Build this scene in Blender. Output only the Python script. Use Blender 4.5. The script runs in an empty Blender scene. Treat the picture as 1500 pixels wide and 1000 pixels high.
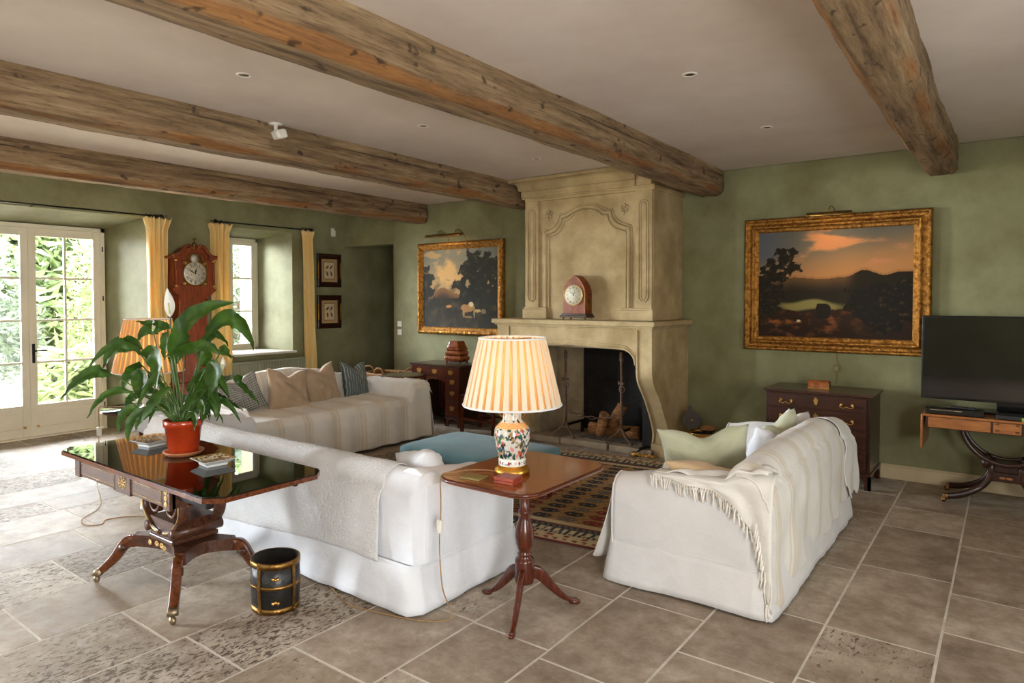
import bpy, bmesh, math, random
from math import sin, cos, pi, radians, sqrt, atan2, exp, hypot
from mathutils import Vector, Matrix, noise
random.seed(7)
SC = bpy.context.scene
COL = SC.collection
def lin(c):
    return tuple((x/255/12.92 if x/255 <= .04045 else ((x/255+.055)/1.055)**2.4) for x in c)

# ------------------------------------------------------------------ camera, world, light, exposure
cam_d = bpy.data.cameras.new('camera'); cam = bpy.data.objects.new('camera', cam_d); COL.objects.link(cam)
SC.camera = cam
cam_d.sensor_width = 36.0; cam_d.lens = 978.0/1500*36; cam_d.clip_start = .05; cam_d.clip_end = 200
cam.location = (0, 0, 1.6)
cam.rotation_euler = (radians(90-1.5), 0, radians(36.7))
cam_d.shift_y = -(500-(437+978*math.tan(radians(1.5))))/1500
SC.view_settings.view_transform = 'Standard'; SC.view_settings.look = 'None'
SC.view_settings.gamma = 1; SC.view_settings.use_curve_mapping = False
SC.view_settings.exposure = 0.7
try:
    SC.cycles.use_denoising = True
    SC.cycles.max_bounces = 10; SC.cycles.diffuse_bounces = 6; SC.cycles.transparent_max_bounces = 16
    SC.cycles.sample_clamp_indirect = 6
except Exception: pass
W = bpy.data.worlds.new('sky'); SC.world = W; W.use_nodes = True
bg = W.node_tree.nodes['Background']; bg.inputs[0].default_value = (.86, .93, 1, 1); bg.inputs[1].default_value = 1.0
_nt = W.node_tree; _tc = _nt.nodes.new('ShaderNodeTexCoord'); _sx = _nt.nodes.new('ShaderNodeSeparateXYZ'); _mr = _nt.nodes.new('ShaderNodeMapRange')
_mr.inputs[1].default_value = .0; _mr.inputs[2].default_value = .75; _mr.inputs[3].default_value = 122; _mr.inputs[4].default_value = 21
_nt.links.new(_tc.outputs['Generated'], _sx.inputs[0]); _nt.links.new(_sx.outputs[2], _mr.inputs[0]); _nt.links.new(_mr.outputs[0], bg.inputs[1])   # hazy bright horizon, deeper zenith
def light(name, kind, loc, energy, color, rot=(0, 0, 0), size=None, sy=None, spread=None):
    d = bpy.data.lights.new(name, kind); o = bpy.data.objects.new(name, d); COL.objects.link(o)
    o.location = loc; o.rotation_euler = rot; d.energy = energy; d.color = color
    if size is not None:
        if kind == 'AREA':
            d.size = size
            if sy: d.shape = 'RECTANGLE'; d.size_y = sy
            if spread: d.spread = spread
        elif kind == 'SUN': d.angle = size
        else: d.shadow_soft_size = size
    return o
sun = light('sun', 'SUN', (-20, 0, 20), 38.0, (1, .93, .80), size=radians(1.0))
sun.rotation_euler = Vector((.42, .12, -.9)).to_track_quat('-Z', 'Y').to_euler()
# area lamps standing in for daylight behind and beside the camera; walls are solid
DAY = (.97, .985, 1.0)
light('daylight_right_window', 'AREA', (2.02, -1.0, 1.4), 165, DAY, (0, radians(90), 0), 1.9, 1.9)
light('daylight_side_fill', 'AREA', (2.02, 2.9, 1.5), 21, DAY, (0, radians(90), 0), 1.3, 1.2)  # added fill for surfaces facing the right wall, no window modelled
light('daylight_front_fill', 'AREA', (-2.7, -3.46, 1.5), 26, DAY, (radians(90), 0, 0), 1.9, 2.0)  # added fill for the sofa backs and other surfaces facing the front wall
for nm, x, y, z, sy, sz, rz in (('portal_door', -9.06, 2.8, 1.25, 1.6, 2.4, -90), ('portal_window', -9.06, 5.27, 1.65, .86, 1.6, -90), ('portal_left', -9.06, -1.78, 1.25, 1.2, 2.4, -90)):
    o = light(nm, 'AREA', (x, y, z), 1, (1, 1, 1), (0, radians(rz), 0), sz, sy); o.data.cycles.is_portal = True

# ------------------------------------------------------------------ materials
MATS = {}
def newmat(name):
    m = bpy.data.materials.new(name); m.use_nodes = True
    nt = m.node_tree; b = nt.nodes['Principled BSDF']; MATS[name] = m
    return m, nt, b
def N(nt, typ, **kw):
    n = nt.nodes.new(typ)
    for k, v in kw.items():
        if k.startswith('i_'): n.inputs[k[2:].replace('_', ' ')].default_value = v
        else: setattr(n, k, v)
    return n
def ramp(nt, stops):
    r = nt.nodes.new('ShaderNodeValToRGB'); e = r.color_ramp.elements
    while len(e) < len(stops): e.new(.5)
    for el, (p, c) in zip(e, stops): el.position = p; el.color = (*c, 1) if len(c) == 3 else c
    return r
def pm(name, c1, c2=None, scale=3, rough=.6, metal=0, bump=0, bscale=60, stretch=(1, 1, 1), coat=0, sheen=0, detail=5,
       lo=.35, hi=.65, trans=0, vcol=False, rvar=0, spec=None, c3=None):
    m, nt, b = newmat(name); L = nt.links
    tc = N(nt, 'ShaderNodeTexCoord'); mp = N(nt, 'ShaderNodeMapping'); mp.inputs['Scale'].default_value = stretch
    L.new(tc.outputs['Object'], mp.inputs[0])
    c2 = c2 or c1
    nz = N(nt, 'ShaderNodeTexNoise'); nz.inputs['Scale'].default_value = scale; nz.inputs['Detail'].default_value = detail
    nz.inputs['Roughness'].default_value = .62
    L.new(mp.outputs[0], nz.inputs[0])
    st = [(lo, lin(c1)), (hi, lin(c2))]
    if c3: st.append((min(1, hi+.15), lin(c3)))
    r = ramp(nt, st); L.new(nz.outputs[0], r.inputs[0])
    out = r.outputs[0]
    if vcol:
        at = N(nt, 'ShaderNodeAttribute', attribute_name='Col')
        mx = N(nt, 'ShaderNodeMix', data_type='RGBA', blend_type='MULTIPLY'); mx.inputs[0].default_value = 1
        L.new(at.outputs[0], mx.inputs[6]); L.new(out, mx.inputs[7]); out = mx.outputs[2]
    L.new(out, b.inputs['Base Color'])
    b.inputs['Roughness'].default_value = rough; b.inputs['Metallic'].default_value = metal
    if rvar:
        mr = N(nt, 'ShaderNodeMapRange'); mr.inputs[3].default_value = rough-rvar; mr.inputs[4].default_value = rough+rvar
        L.new(nz.outputs[0], mr.inputs[0]); L.new(mr.outputs[0], b.inputs['Roughness'])
    b.inputs['Coat Weight'].default_value = coat; b.inputs['Coat Roughness'].default_value = .08
    b.inputs['Sheen Weight'].default_value = sheen
    if spec is not None: b.inputs['Specular IOR Level'].default_value = spec
    if bump:
        n2 = N(nt, 'ShaderNodeTexNoise'); n2.inputs['Scale'].default_value = bscale; n2.inputs['Detail'].default_value = 4
        L.new(mp.outputs[0], n2.inputs[0])
        bp = N(nt, 'ShaderNodeBump'); bp.inputs['Strength'].default_value = min(1, bump); bp.inputs['Distance'].default_value = .01*max(1, bump)
        L.new(n2.outputs[0], bp.inputs['Height']); L.new(bp.outputs[0], b.inputs['Normal'])
    if trans:
        tr = N(nt, 'ShaderNodeBsdfTranslucent'); L.new(out, tr.inputs[0])
        ms = N(nt, 'ShaderNodeMixShader'); ms.inputs[0].default_value = trans
        o = nt.nodes['Material Output']
        L.new(b.outputs[0], ms.inputs[1]); L.new(tr.outputs[0], ms.inputs[2]); L.new(ms.outputs[0], o.inputs[0])
    return m
def wood(name, c1, c2, axis='x', rough=.35, coat=.3, scale=6):
    s = {'x': (1, 9, 9), 'y': (9, 1, 9), 'z': (9, 9, 1)}[axis]
    return pm(name, c1, c2, scale, rough, stretch=s, coat=coat*.7, spec=.35, bump=.05, bscale=20, lo=.3, hi=.7)

wall_m = pm('sage_plaster', (107, 100, 62), (143, 143, 105), 1.8, .75, bump=.25, bscale=14, detail=9, lo=.3, hi=.7)
ceil_m = pm('ceiling_plaster', (208, 195, 184), (220, 209, 199), 1.2, .9, bump=.12, bscale=9)
cream_m = pm('cream_paint', (226, 217, 192), (234, 226, 204), 3, .45, bump=.03)
sill_m = pm('sill_stone', (225, 218, 204), (240, 234, 222), 6, .35)
stone_m = pm('fireplace_limestone', (150, 128, 88), (184, 163, 122), 3.2, .85, bump=.22, bscale=26, detail=10, c3=(196, 176, 136))
stoned_m = pm('hearth_stone', (120, 106, 86), (160, 144, 120), 6, .8, bump=.5, bscale=18, detail=10)
soot_m = pm('firebox_stone', (126, 108, 82), (164, 146, 116), 4, .9, bump=.3, bscale=20, detail=8)
iron_m = pm('black_iron', (18, 17, 16), (34, 31, 28), 8, .55, .6, bump=.6, bscale=40)
rust_m = pm('rusty_iron', (74, 54, 42), (120, 92, 74), 14, .65, .5, bump=.6, bscale=60)
blackfab_m = pm('black_metal_rod', (22, 19, 17), (30, 27, 24), 8, .4, .7)
mahog_m = wood('mahogany', (52, 20, 9), (96, 42, 20), 'x', .28, .5)
mahogz_m = wood('mahogany_upright', (58, 24, 13), (98, 44, 24), 'z', .25, .5)
dmahog_m = wood('dark_mahogany', (40, 22, 14), (70, 38, 24), 'x', .3, .4)
dmahogz_m = wood('dark_mahogany_upright', (34, 18, 11), (62, 32, 20), 'z', .32, .35)
rose_m = wood('rosewood', (58, 28, 14), (118, 62, 30), 'x', .22, .5)
rosed_m = wood('dark_rosewood', (48, 26, 16), (92, 54, 34), 'x', .38, .15)
clockw_m = wood('clock_mahogany', (92, 38, 16), (146, 68, 32), 'z', .42, .12)
table_m = wood('tripod_top_mahogany', (112, 58, 22), (152, 88, 40), 'x', .2, .6, 4)
satin_m = wood('satinwood', (128, 74, 34), (172, 108, 56), 'x', .3, .4)
black_m = pm('black_gloss', (8, 8, 9), (12, 12, 13), 4, .16)
lacq_m = pm('worn_black_lacquer', (14, 13, 13), (34, 31, 29), 14, .38, bump=.3, bscale=50)
blackd_m = pm('black_plastic', (16, 16, 17), (22, 22, 22), 4, .4)
screen_m = pm('tv_screen', (9, 9, 10), (10, 10, 11), 2, .07, spec=.6)
brass_m = pm('brass', (206, 160, 84), (232, 192, 116), 20, .28, 1.0, bump=.1)
brassd_m = pm('old_brass', (120, 88, 44), (158, 120, 66), 24, .38, 1.0, bump=.3, bscale=80)
inlay_m = pm('brass_inlay', (186, 150, 88), (214, 180, 116), 20, .35, .6)
gilt_m = pm('gilt_frame', (112, 72, 24), (192, 138, 66), 30, .42, .9, bump=1.0, bscale=70, detail=8)
giltd_m = pm('gilt_dark', (84, 52, 20), (150, 100, 40), 50, .45, .8, bump=1.0, bscale=90)
gold_m = pm('gilded_base', (206, 150, 54), (232, 180, 84), 16, .3, 1.0, bump=.15)
cast_m = pm('caster_metal', (120, 104, 82), (166, 148, 122), 30, .4, .9, bump=.2)
white_m = pm('white_slipcover', (220, 222, 227), (230, 232, 237), 3, .9, bump=.9, bscale=13, sheen=.2)
cream_f = pm('cream_slipcover', (218, 216, 215), (228, 226, 225), 3, .9, bump=.8, bscale=11, sheen=.2)
throw_m = pm('striped_throw', (222, 219, 214), (234, 231, 227), 5, .95, bump=.3, bscale=220, sheen=.3, vcol=True)
fringe_m = pm('cotton_fringe', (236, 230, 218), (244, 238, 228), 5, .9)
beige_f = pm('beige_linen', (164, 140, 112), (180, 156, 128), 5, .9, bump=.3, bscale=300, sheen=.2)
sage_f = pm('sage_linen', (170, 172, 142), (190, 190, 162), 3, .9, bump=.25, bscale=250, sheen=.2)
tan_f = pm('tan_linen', (190, 160, 120), (206, 178, 140), 3, .9, bump=.25, bscale=250, sheen=.2)
strip_f = pm('striped_cotton', (255, 255, 255), None, 5, .9, bump=.2, bscale=250, vcol=True)
teal_f = pm('teal_velvet', (66, 104, 112), (88, 128, 134), 3, .85, bump=.08, bscale=200, sheen=.15)
curt_m = pm('yellow_silk', (254, 226, 146), (255, 236, 172), 4, .65, bump=.15, bscale=50, sheen=.3, trans=.3)
rad_m = pm('radiator_paint', (150, 154, 130), (162, 166, 142), 3, .5)
terra_m = pm('terracotta', (164, 96, 58), (184, 114, 72), 9, .7, bump=.1)
pot_m = pm('glazed_pot', (158, 48, 18), (178, 60, 24), 6, .25, coat=.5)
soil_m = pm('potting_soil', (40, 28, 20), (70, 52, 38), 40, .95, bump=1, bscale=60)
leaf_m = pm('lily_leaf', (42, 72, 20), (76, 110, 38), 9, .42, bump=.1, bscale=30, trans=.3, spec=.35)
stem_m = pm('lily_stem', (60, 86, 34), (88, 116, 50), 9, .5)
petal_m = pm('lily_spathe', (236, 236, 226), (246, 246, 240), 9, .5, trans=.3)
spadix_m = pm('lily_spadix', (206, 200, 140), (222, 216, 160), 40, .8, bump=.6, bscale=200)
ceram_m = pm('ceramic_white', (222, 222, 216), (232, 232, 228), 9, .15, coat=.5)
paint_m = pm('painted_ceramic', (255, 255, 255), None, 5, .14, coat=.6, vcol=True)
art_m = pm('oil_canvas', (255, 255, 255), None, 5, .7, spec=.2, bump=.08, bscale=120, vcol=True)
paper_m = pm('print_paper', (255, 255, 255), None, 5, .7, vcol=True)
rug_m = pm('kilim_wool', (225, 220, 215), (255, 250, 245), 60, .95, bump=.8, bscale=260, vcol=True)
log_m = pm('firewood', (110, 70, 38), (178, 124, 72), 12, .9, bump=.8, bscale=30, stretch=(1, 1, 5))
bark_m = pm('bark', (50, 36, 26), (84, 64, 48), 12, .95, bump=1, bscale=30)
ash_m = pm('ash', (60, 54, 48), (120, 110, 98), 30, 1, bump=1, bscale=50)
wick_m = pm('wicker', (128, 86, 44), (186, 138, 84), 60, .7, bump=1, bscale=140)
cord_m = pm('brown_cord', (140, 108, 66), (168, 134, 88), 30, .7)
plast_m = pm('white_plastic', (222, 216, 204), (230, 226, 214), 9, .4)
leath_m = pm('red_leather', (128, 52, 36), (150, 66, 46), 12, .4, bump=.3)
olive_m = pm('olive_box', (110, 96, 52), (134, 118, 68), 12, .4)
burr_m = pm('burr_walnut', (108, 48, 16), (158, 82, 34), 26, .25, coat=.5, detail=8)
bookm = [pm('book_%s' % n, c, tuple(int(x*1.2) for x in c), 8, .6) for n, c in (('black', (24, 22, 22)), ('brown', (70, 42, 26)), ('green', (30, 44, 34)), ('tan', (130, 104, 68)))]
dial_m = pm('clock_dial', (206, 198, 170), (222, 214, 190), 9, .4)
silver_m = pm('silvered_dial', (190, 184, 164), (210, 204, 186), 20, .35, .3)
gravel_m = pm('pale_gravel', (206, 198, 182), (226, 218, 204), 30, .95, bump=.5, bscale=50)
grass_m = pm('leaf_green_bright', (66, 80, 42), (98, 112, 64), 3, .7, trans=.4)
grass2_m = pm('leaf_green_dark', (52, 60, 48), (76, 86, 68), 3, .7, trans=.3)
extst_m = pm('exterior_stone', (92, 82, 62), (108, 98, 78), 5, .9, bump=.4)
dark_m = pm('dark_void', (12, 10, 9), (18, 15, 13), 5, .9)
lime_m = pm('lime_green_plastic', (120, 156, 40), (130, 166, 50), 5, .4)

def glass_mat(name, tint=(1, 1, 1), ior=1.5):
    m, nt, b = newmat(name); L = nt.links; o = nt.nodes['Material Output']
    t = N(nt, 'ShaderNodeBsdfTransparent'); t.inputs[0].default_value = (*tint, 1)
    g = N(nt, 'ShaderNodeBsdfGlossy'); g.inputs['Roughness'].default_value = .015
    f = N(nt, 'ShaderNodeFresnel'); f.inputs[0].default_value = ior
    s = N(nt, 'ShaderNodeMixShader')
    L.new(f.outputs[0], s.inputs[0]); L.new(t.outputs[0], s.inputs[1]); L.new(g.outputs[0], s.inputs[2]); L.new(s.outputs[0], o.inputs[0])
    return m
glass_m = glass_mat('window_glass'); gtop_m = glass_mat('table_glass', (.86, .9, .86), 1.8)
def shade_mat(name, c, t):
    m, nt, b = newmat(name); L = nt.links; o = nt.nodes['Material Output']; at = N(nt, 'ShaderNodeAttribute', attribute_name='Col')
    b.inputs['Base Color'].default_value = (*lin(c), 1); b.inputs['Roughness'].default_value = .85
    tr = N(nt, 'ShaderNodeBsdfTranslucent'); tr.inputs[0].default_value = (*lin((255, 208, 140)), 1)
    s = N(nt, 'ShaderNodeMixShader'); L.new(at.outputs['Fac'], s.inputs[0])
    L.new(b.outputs[0], s.inputs[1]); L.new(tr.outputs[0], s.inputs[2]); L.new(s.outputs[0], o.inputs[0])
    return m
shade_m = shade_mat('pleated_silk', (226, 212, 186), .45); shadeb_m = shade_mat('peach_silk', (216, 172, 122), .5)
def emit_mat(name, c, s):
    m, nt, b = newmat(name); b.inputs['Emission Color'].default_value = (*c, 1); b.inputs['Emission Strength'].default_value = s
    b.inputs['Base Color'].default_value = (1, 1, 1, 1); return m
bulb_m = emit_mat('lit_bulb', (1, .76, .48), 6)

def beam_mat():
    m, nt, b = newmat('hewn_oak'); L = nt.links
    tc = N(nt, 'ShaderNodeTexCoord'); mp = N(nt, 'ShaderNodeMapping'); mp.inputs['Scale'].default_value = (9, .7, 9)
    L.new(tc.outputs['Object'], mp.inputs[0])
    n1 = N(nt, 'ShaderNodeTexNoise'); n1.inputs['Scale'].default_value = 2.2; n1.inputs['Detail'].default_value = 10; n1.inputs['Roughness'].default_value = .7
    L.new(mp.outputs[0], n1.inputs[0])
    r1 = ramp(nt, [(.30, lin((66, 47, 30))), (.5, lin((134, 109, 78))), (.70, lin((168, 145, 110)))])
    L.new(n1.outputs[0], r1.inputs[0])
    # orange heartwood along the worn lower edges: vertex attribute 'edge' + noise
    at = N(nt, 'ShaderNodeAttribute', attribute_name='Col')
    n2 = N(nt, 'ShaderNodeTexNoise'); n2.inputs['Scale'].default_value = 2.6; n2.inputs['Detail'].default_value = 5
    mp2 = N(nt, 'ShaderNodeMapping'); mp2.inputs['Scale'].default_value = (3, .5, 3); L.new(tc.outputs['Object'], mp2.inputs[0]); L.new(mp2.outputs[0], n2.inputs[0])
    sc_ = N(nt, 'ShaderNodeSeparateColor'); L.new(at.outputs[0], sc_.inputs[0])
    ad = N(nt, 'ShaderNodeMath', operation='ADD'); L.new(sc_.outputs[0], ad.inputs[0]); L.new(n2.outputs[0], ad.inputs[1])
    r2 = ramp(nt, [(.86, (0, 0, 0)), (1.0, (1, 1, 1))]); L.new(ad.outputs[0], r2.inputs[0])
    r3 = ramp(nt, [(.3, lin((104, 68, 34))), (.7, lin((160, 112, 62)))]); L.new(n1.outputs[0], r3.inputs[0])
    mx = N(nt, 'ShaderNodeMix', data_type='RGBA'); L.new(r2.outputs[0], mx.inputs[0]); L.new(r1.outputs[0], mx.inputs[6]); L.new(r3.outputs[0], mx.inputs[7])
    # knots and stains
    n3 = N(nt, 'ShaderNodeTexNoise'); n3.inputs['Scale'].default_value = 7; n3.inputs['Detail'].default_value = 3
    mp3 = N(nt, 'ShaderNodeMapping'); mp3.inputs['Scale'].default_value = (2, 1, 1.3); L.new(tc.outputs['Object'], mp3.inputs[0]); L.new(mp3.outputs[0], n3.inputs[0])
    r4 = ramp(nt, [(.31, (.12, .10, .08)), (.36, (1, 1, 1))]); L.new(n3.outputs[0], r4.inputs[0])
    m2 = N(nt, 'ShaderNodeMix', data_type='RGBA', blend_type='MULTIPLY'); m2.inputs[0].default_value = .8
    L.new(mx.outputs[2], m2.inputs[6]); L.new(r4.outputs[0], m2.inputs[7])
    n6 = N(nt, 'ShaderNodeTexNoise'); n6.inputs['Scale'].default_value = 5; n6.inputs['Detail'].default_value = 8; n6.inputs['Roughness'].default_value = .75
    mp6 = N(nt, 'ShaderNodeMapping'); mp6.inputs['Scale'].default_value = (16, 1.1, 16); L.new(tc.outputs['Object'], mp6.inputs[0]); L.new(mp6.outputs[0], n6.inputs[0])
    r6 = ramp(nt, [(.33, (.30, .26, .22)), (.46, (.86, .84, .82)), (.7, (1.12, 1.12, 1.12))]); L.new(n6.outputs[0], r6.inputs[0])
    m6 = N(nt, 'ShaderNodeMix', data_type='RGBA', blend_type='MULTIPLY'); m6.inputs[0].default_value = .85; L.new(m2.outputs[2], m6.inputs[6]); L.new(r6.outputs[0], m6.inputs[7])
    m7 = N(nt, 'ShaderNodeMix', data_type='RGBA'); m7.inputs[7].default_value = (.008, .006, .004, 1); L.new(sc_.outputs[1], m7.inputs[0]); L.new(m6.outputs[2], m7.inputs[6])
    L.new(m7.outputs[2], b.inputs['Base Color']); b.inputs['Roughness'].default_value = .85
    bp = N(nt, 'ShaderNodeBump'); bp.inputs['Strength'].default_value = .7; bp.inputs['Distance'].default_value = .012
    L.new(n1.outputs[0], bp.inputs['Height']); L.new(bp.outputs[0], b.inputs['Normal'])
    return m
beam_m = beam_mat()

def floor_mat():
    m, nt, b = newmat('limestone_flags'); L = nt.links
    tc = N(nt, 'ShaderNodeTexCoord'); at = N(nt, 'ShaderNodeAttribute', attribute_name='Col')
    sp = N(nt, 'ShaderNodeSeparateColor'); L.new(at.outputs[0], sp.inputs[0])
    n1 = N(nt, 'ShaderNodeTexNoise'); n1.inputs['Scale'].default_value = 2.4; n1.inputs['Detail'].default_value = 9; n1.inputs['Roughness'].default_value = .65
    L.new(tc.outputs['Object'], n1.inputs[0])
    ad = N(nt, 'ShaderNodeMath', operation='MULTIPLY_ADD'); ad.inputs[1].default_value = .24; L.new(sp.outputs[0], ad.inputs[0]); L.new(n1.outputs[0], ad.inputs[2])
    r = ramp(nt, [(.35, lin((142, 127, 112))), (.62, lin((174, 160, 144))), (.9, lin((206, 196, 182)))]); L.new(ad.outputs[0], r.inputs[0])
    # weathering pits, denser on some slabs
    mp = N(nt, 'ShaderNodeMapping'); mp.inputs['Scale'].default_value = (2.0, 1.0, 1); L.new(tc.outputs['Object'], mp.inputs[0])
    n2 = N(nt, 'ShaderNodeTexNoise'); n2.inputs['Scale'].default_value = 24; n2.inputs['Detail'].default_value = 6; n2.inputs['Roughness'].default_value = .75; n2.inputs['Distortion'].default_value = .6
    L.new(mp.outputs[0], n2.inputs[0])
    th = N(nt, 'ShaderNodeMath', operation='MULTIPLY_ADD'); th.inputs[1].default_value = -.22; L.new(sp.outputs[1], th.inputs[0]); L.new(n2.outputs[0], th.inputs[2])
    n3 = N(nt, 'ShaderNodeTexNoise'); n3.inputs['Scale'].default_value = 1.3; n3.inputs['Detail'].default_value = 3; L.new(tc.outputs['Object'], n3.inputs[0])
    th2 = N(nt, 'ShaderNodeMath', operation='MULTIPLY_ADD'); th2.inputs[1].default_value = .35; L.new(n3.outputs[0], th2.inputs[0]); L.new(th.outputs[0], th2.inputs[2])
    pit = ramp(nt, [(.385, (0, 0, 0)), (.44, (1, 1, 1))]); L.new(th2.outputs[0], pit.inputs[0])
    mx = N(nt, 'ShaderNodeMix', data_type='RGBA', blend_type='MIX'); mx.inputs[6].default_value = (*lin((92, 78, 64)), 1)
    n5 = N(nt, 'ShaderNodeTexNoise'); n5.inputs['Scale'].default_value = 7; n5.inputs['Detail'].default_value = 10; n5.inputs['Roughness'].default_value = .78; n5.inputs['Distortion'].default_value = .15; L.new(tc.outputs['Object'], n5.inputs[0])
    bl = ramp(nt, [(.36, lin((196, 188, 180))), (.5, lin((230, 225, 218))), (.62, (1, 1, 1)), (.72, (1.0, 1.0, 1.0))]); L.new(n5.outputs[0], bl.inputs[0])
    mb = N(nt, 'ShaderNodeMix', data_type='RGBA', blend_type='MULTIPLY'); mb.inputs[0].default_value = .85; L.new(r.outputs[0], mb.inputs[6]); L.new(bl.outputs[0], mb.inputs[7])
    L.new(pit.outputs[0], mx.inputs[0]); L.new(mb.outputs[2], mx.inputs[7]); L.new(mx.outputs[2], b.inputs['Base Color'])
    rr = N(nt, 'ShaderNodeMapRange'); rr.inputs[3].default_value = .45; rr.inputs[4].default_value = .7; b.inputs['Specular IOR Level'].default_value = .14; L.new(n1.outputs[0], rr.inputs[0])
    L.new(rr.outputs[0], b.inputs['Roughness'])
    sm = N(nt, 'ShaderNodeMath', operation='MULTIPLY_ADD'); sm.inputs[1].default_value = .25; L.new(n2.outputs[0], sm.inputs[0]); L.new(pit.outputs[0], sm.inputs[2])
    bp = N(nt, 'ShaderNodeBump'); bp.inputs['Strength'].default_value = .6; bp.inputs['Distance'].default_value = .006
    L.new(sm.outputs[0], bp.inputs['Height']); L.new(bp.outputs[0], b.inputs['Normal'])
    return m
floor_m = floor_mat()
grout_m = pm('pale_grout', (190, 182, 168), (214, 206, 194), 12, .95)
quilt_m = pm('quilted_cotton', (204, 203, 202), (218, 216, 215), 5, .95, sheen=.3)
def quilt_bump(m):
    nt = m.node_tree; b = nt.nodes['Principled BSDF']; L = nt.links
    tc = N(nt, 'ShaderNodeTexCoord'); v = N(nt, 'ShaderNodeTexVoronoi'); v.inputs['Scale'].default_value = 75; L.new(tc.outputs['Object'], v.inputs[0])
    bp = N(nt, 'ShaderNodeBump'); bp.inputs['Strength'].default_value = .9; bp.inputs['Distance'].default_value = .006; bp.invert = True
    L.new(v.outputs[0], bp.inputs['Height']); L.new(bp.outputs[0], b.inputs['Normal'])
quilt_bump(quilt_m)

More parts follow.
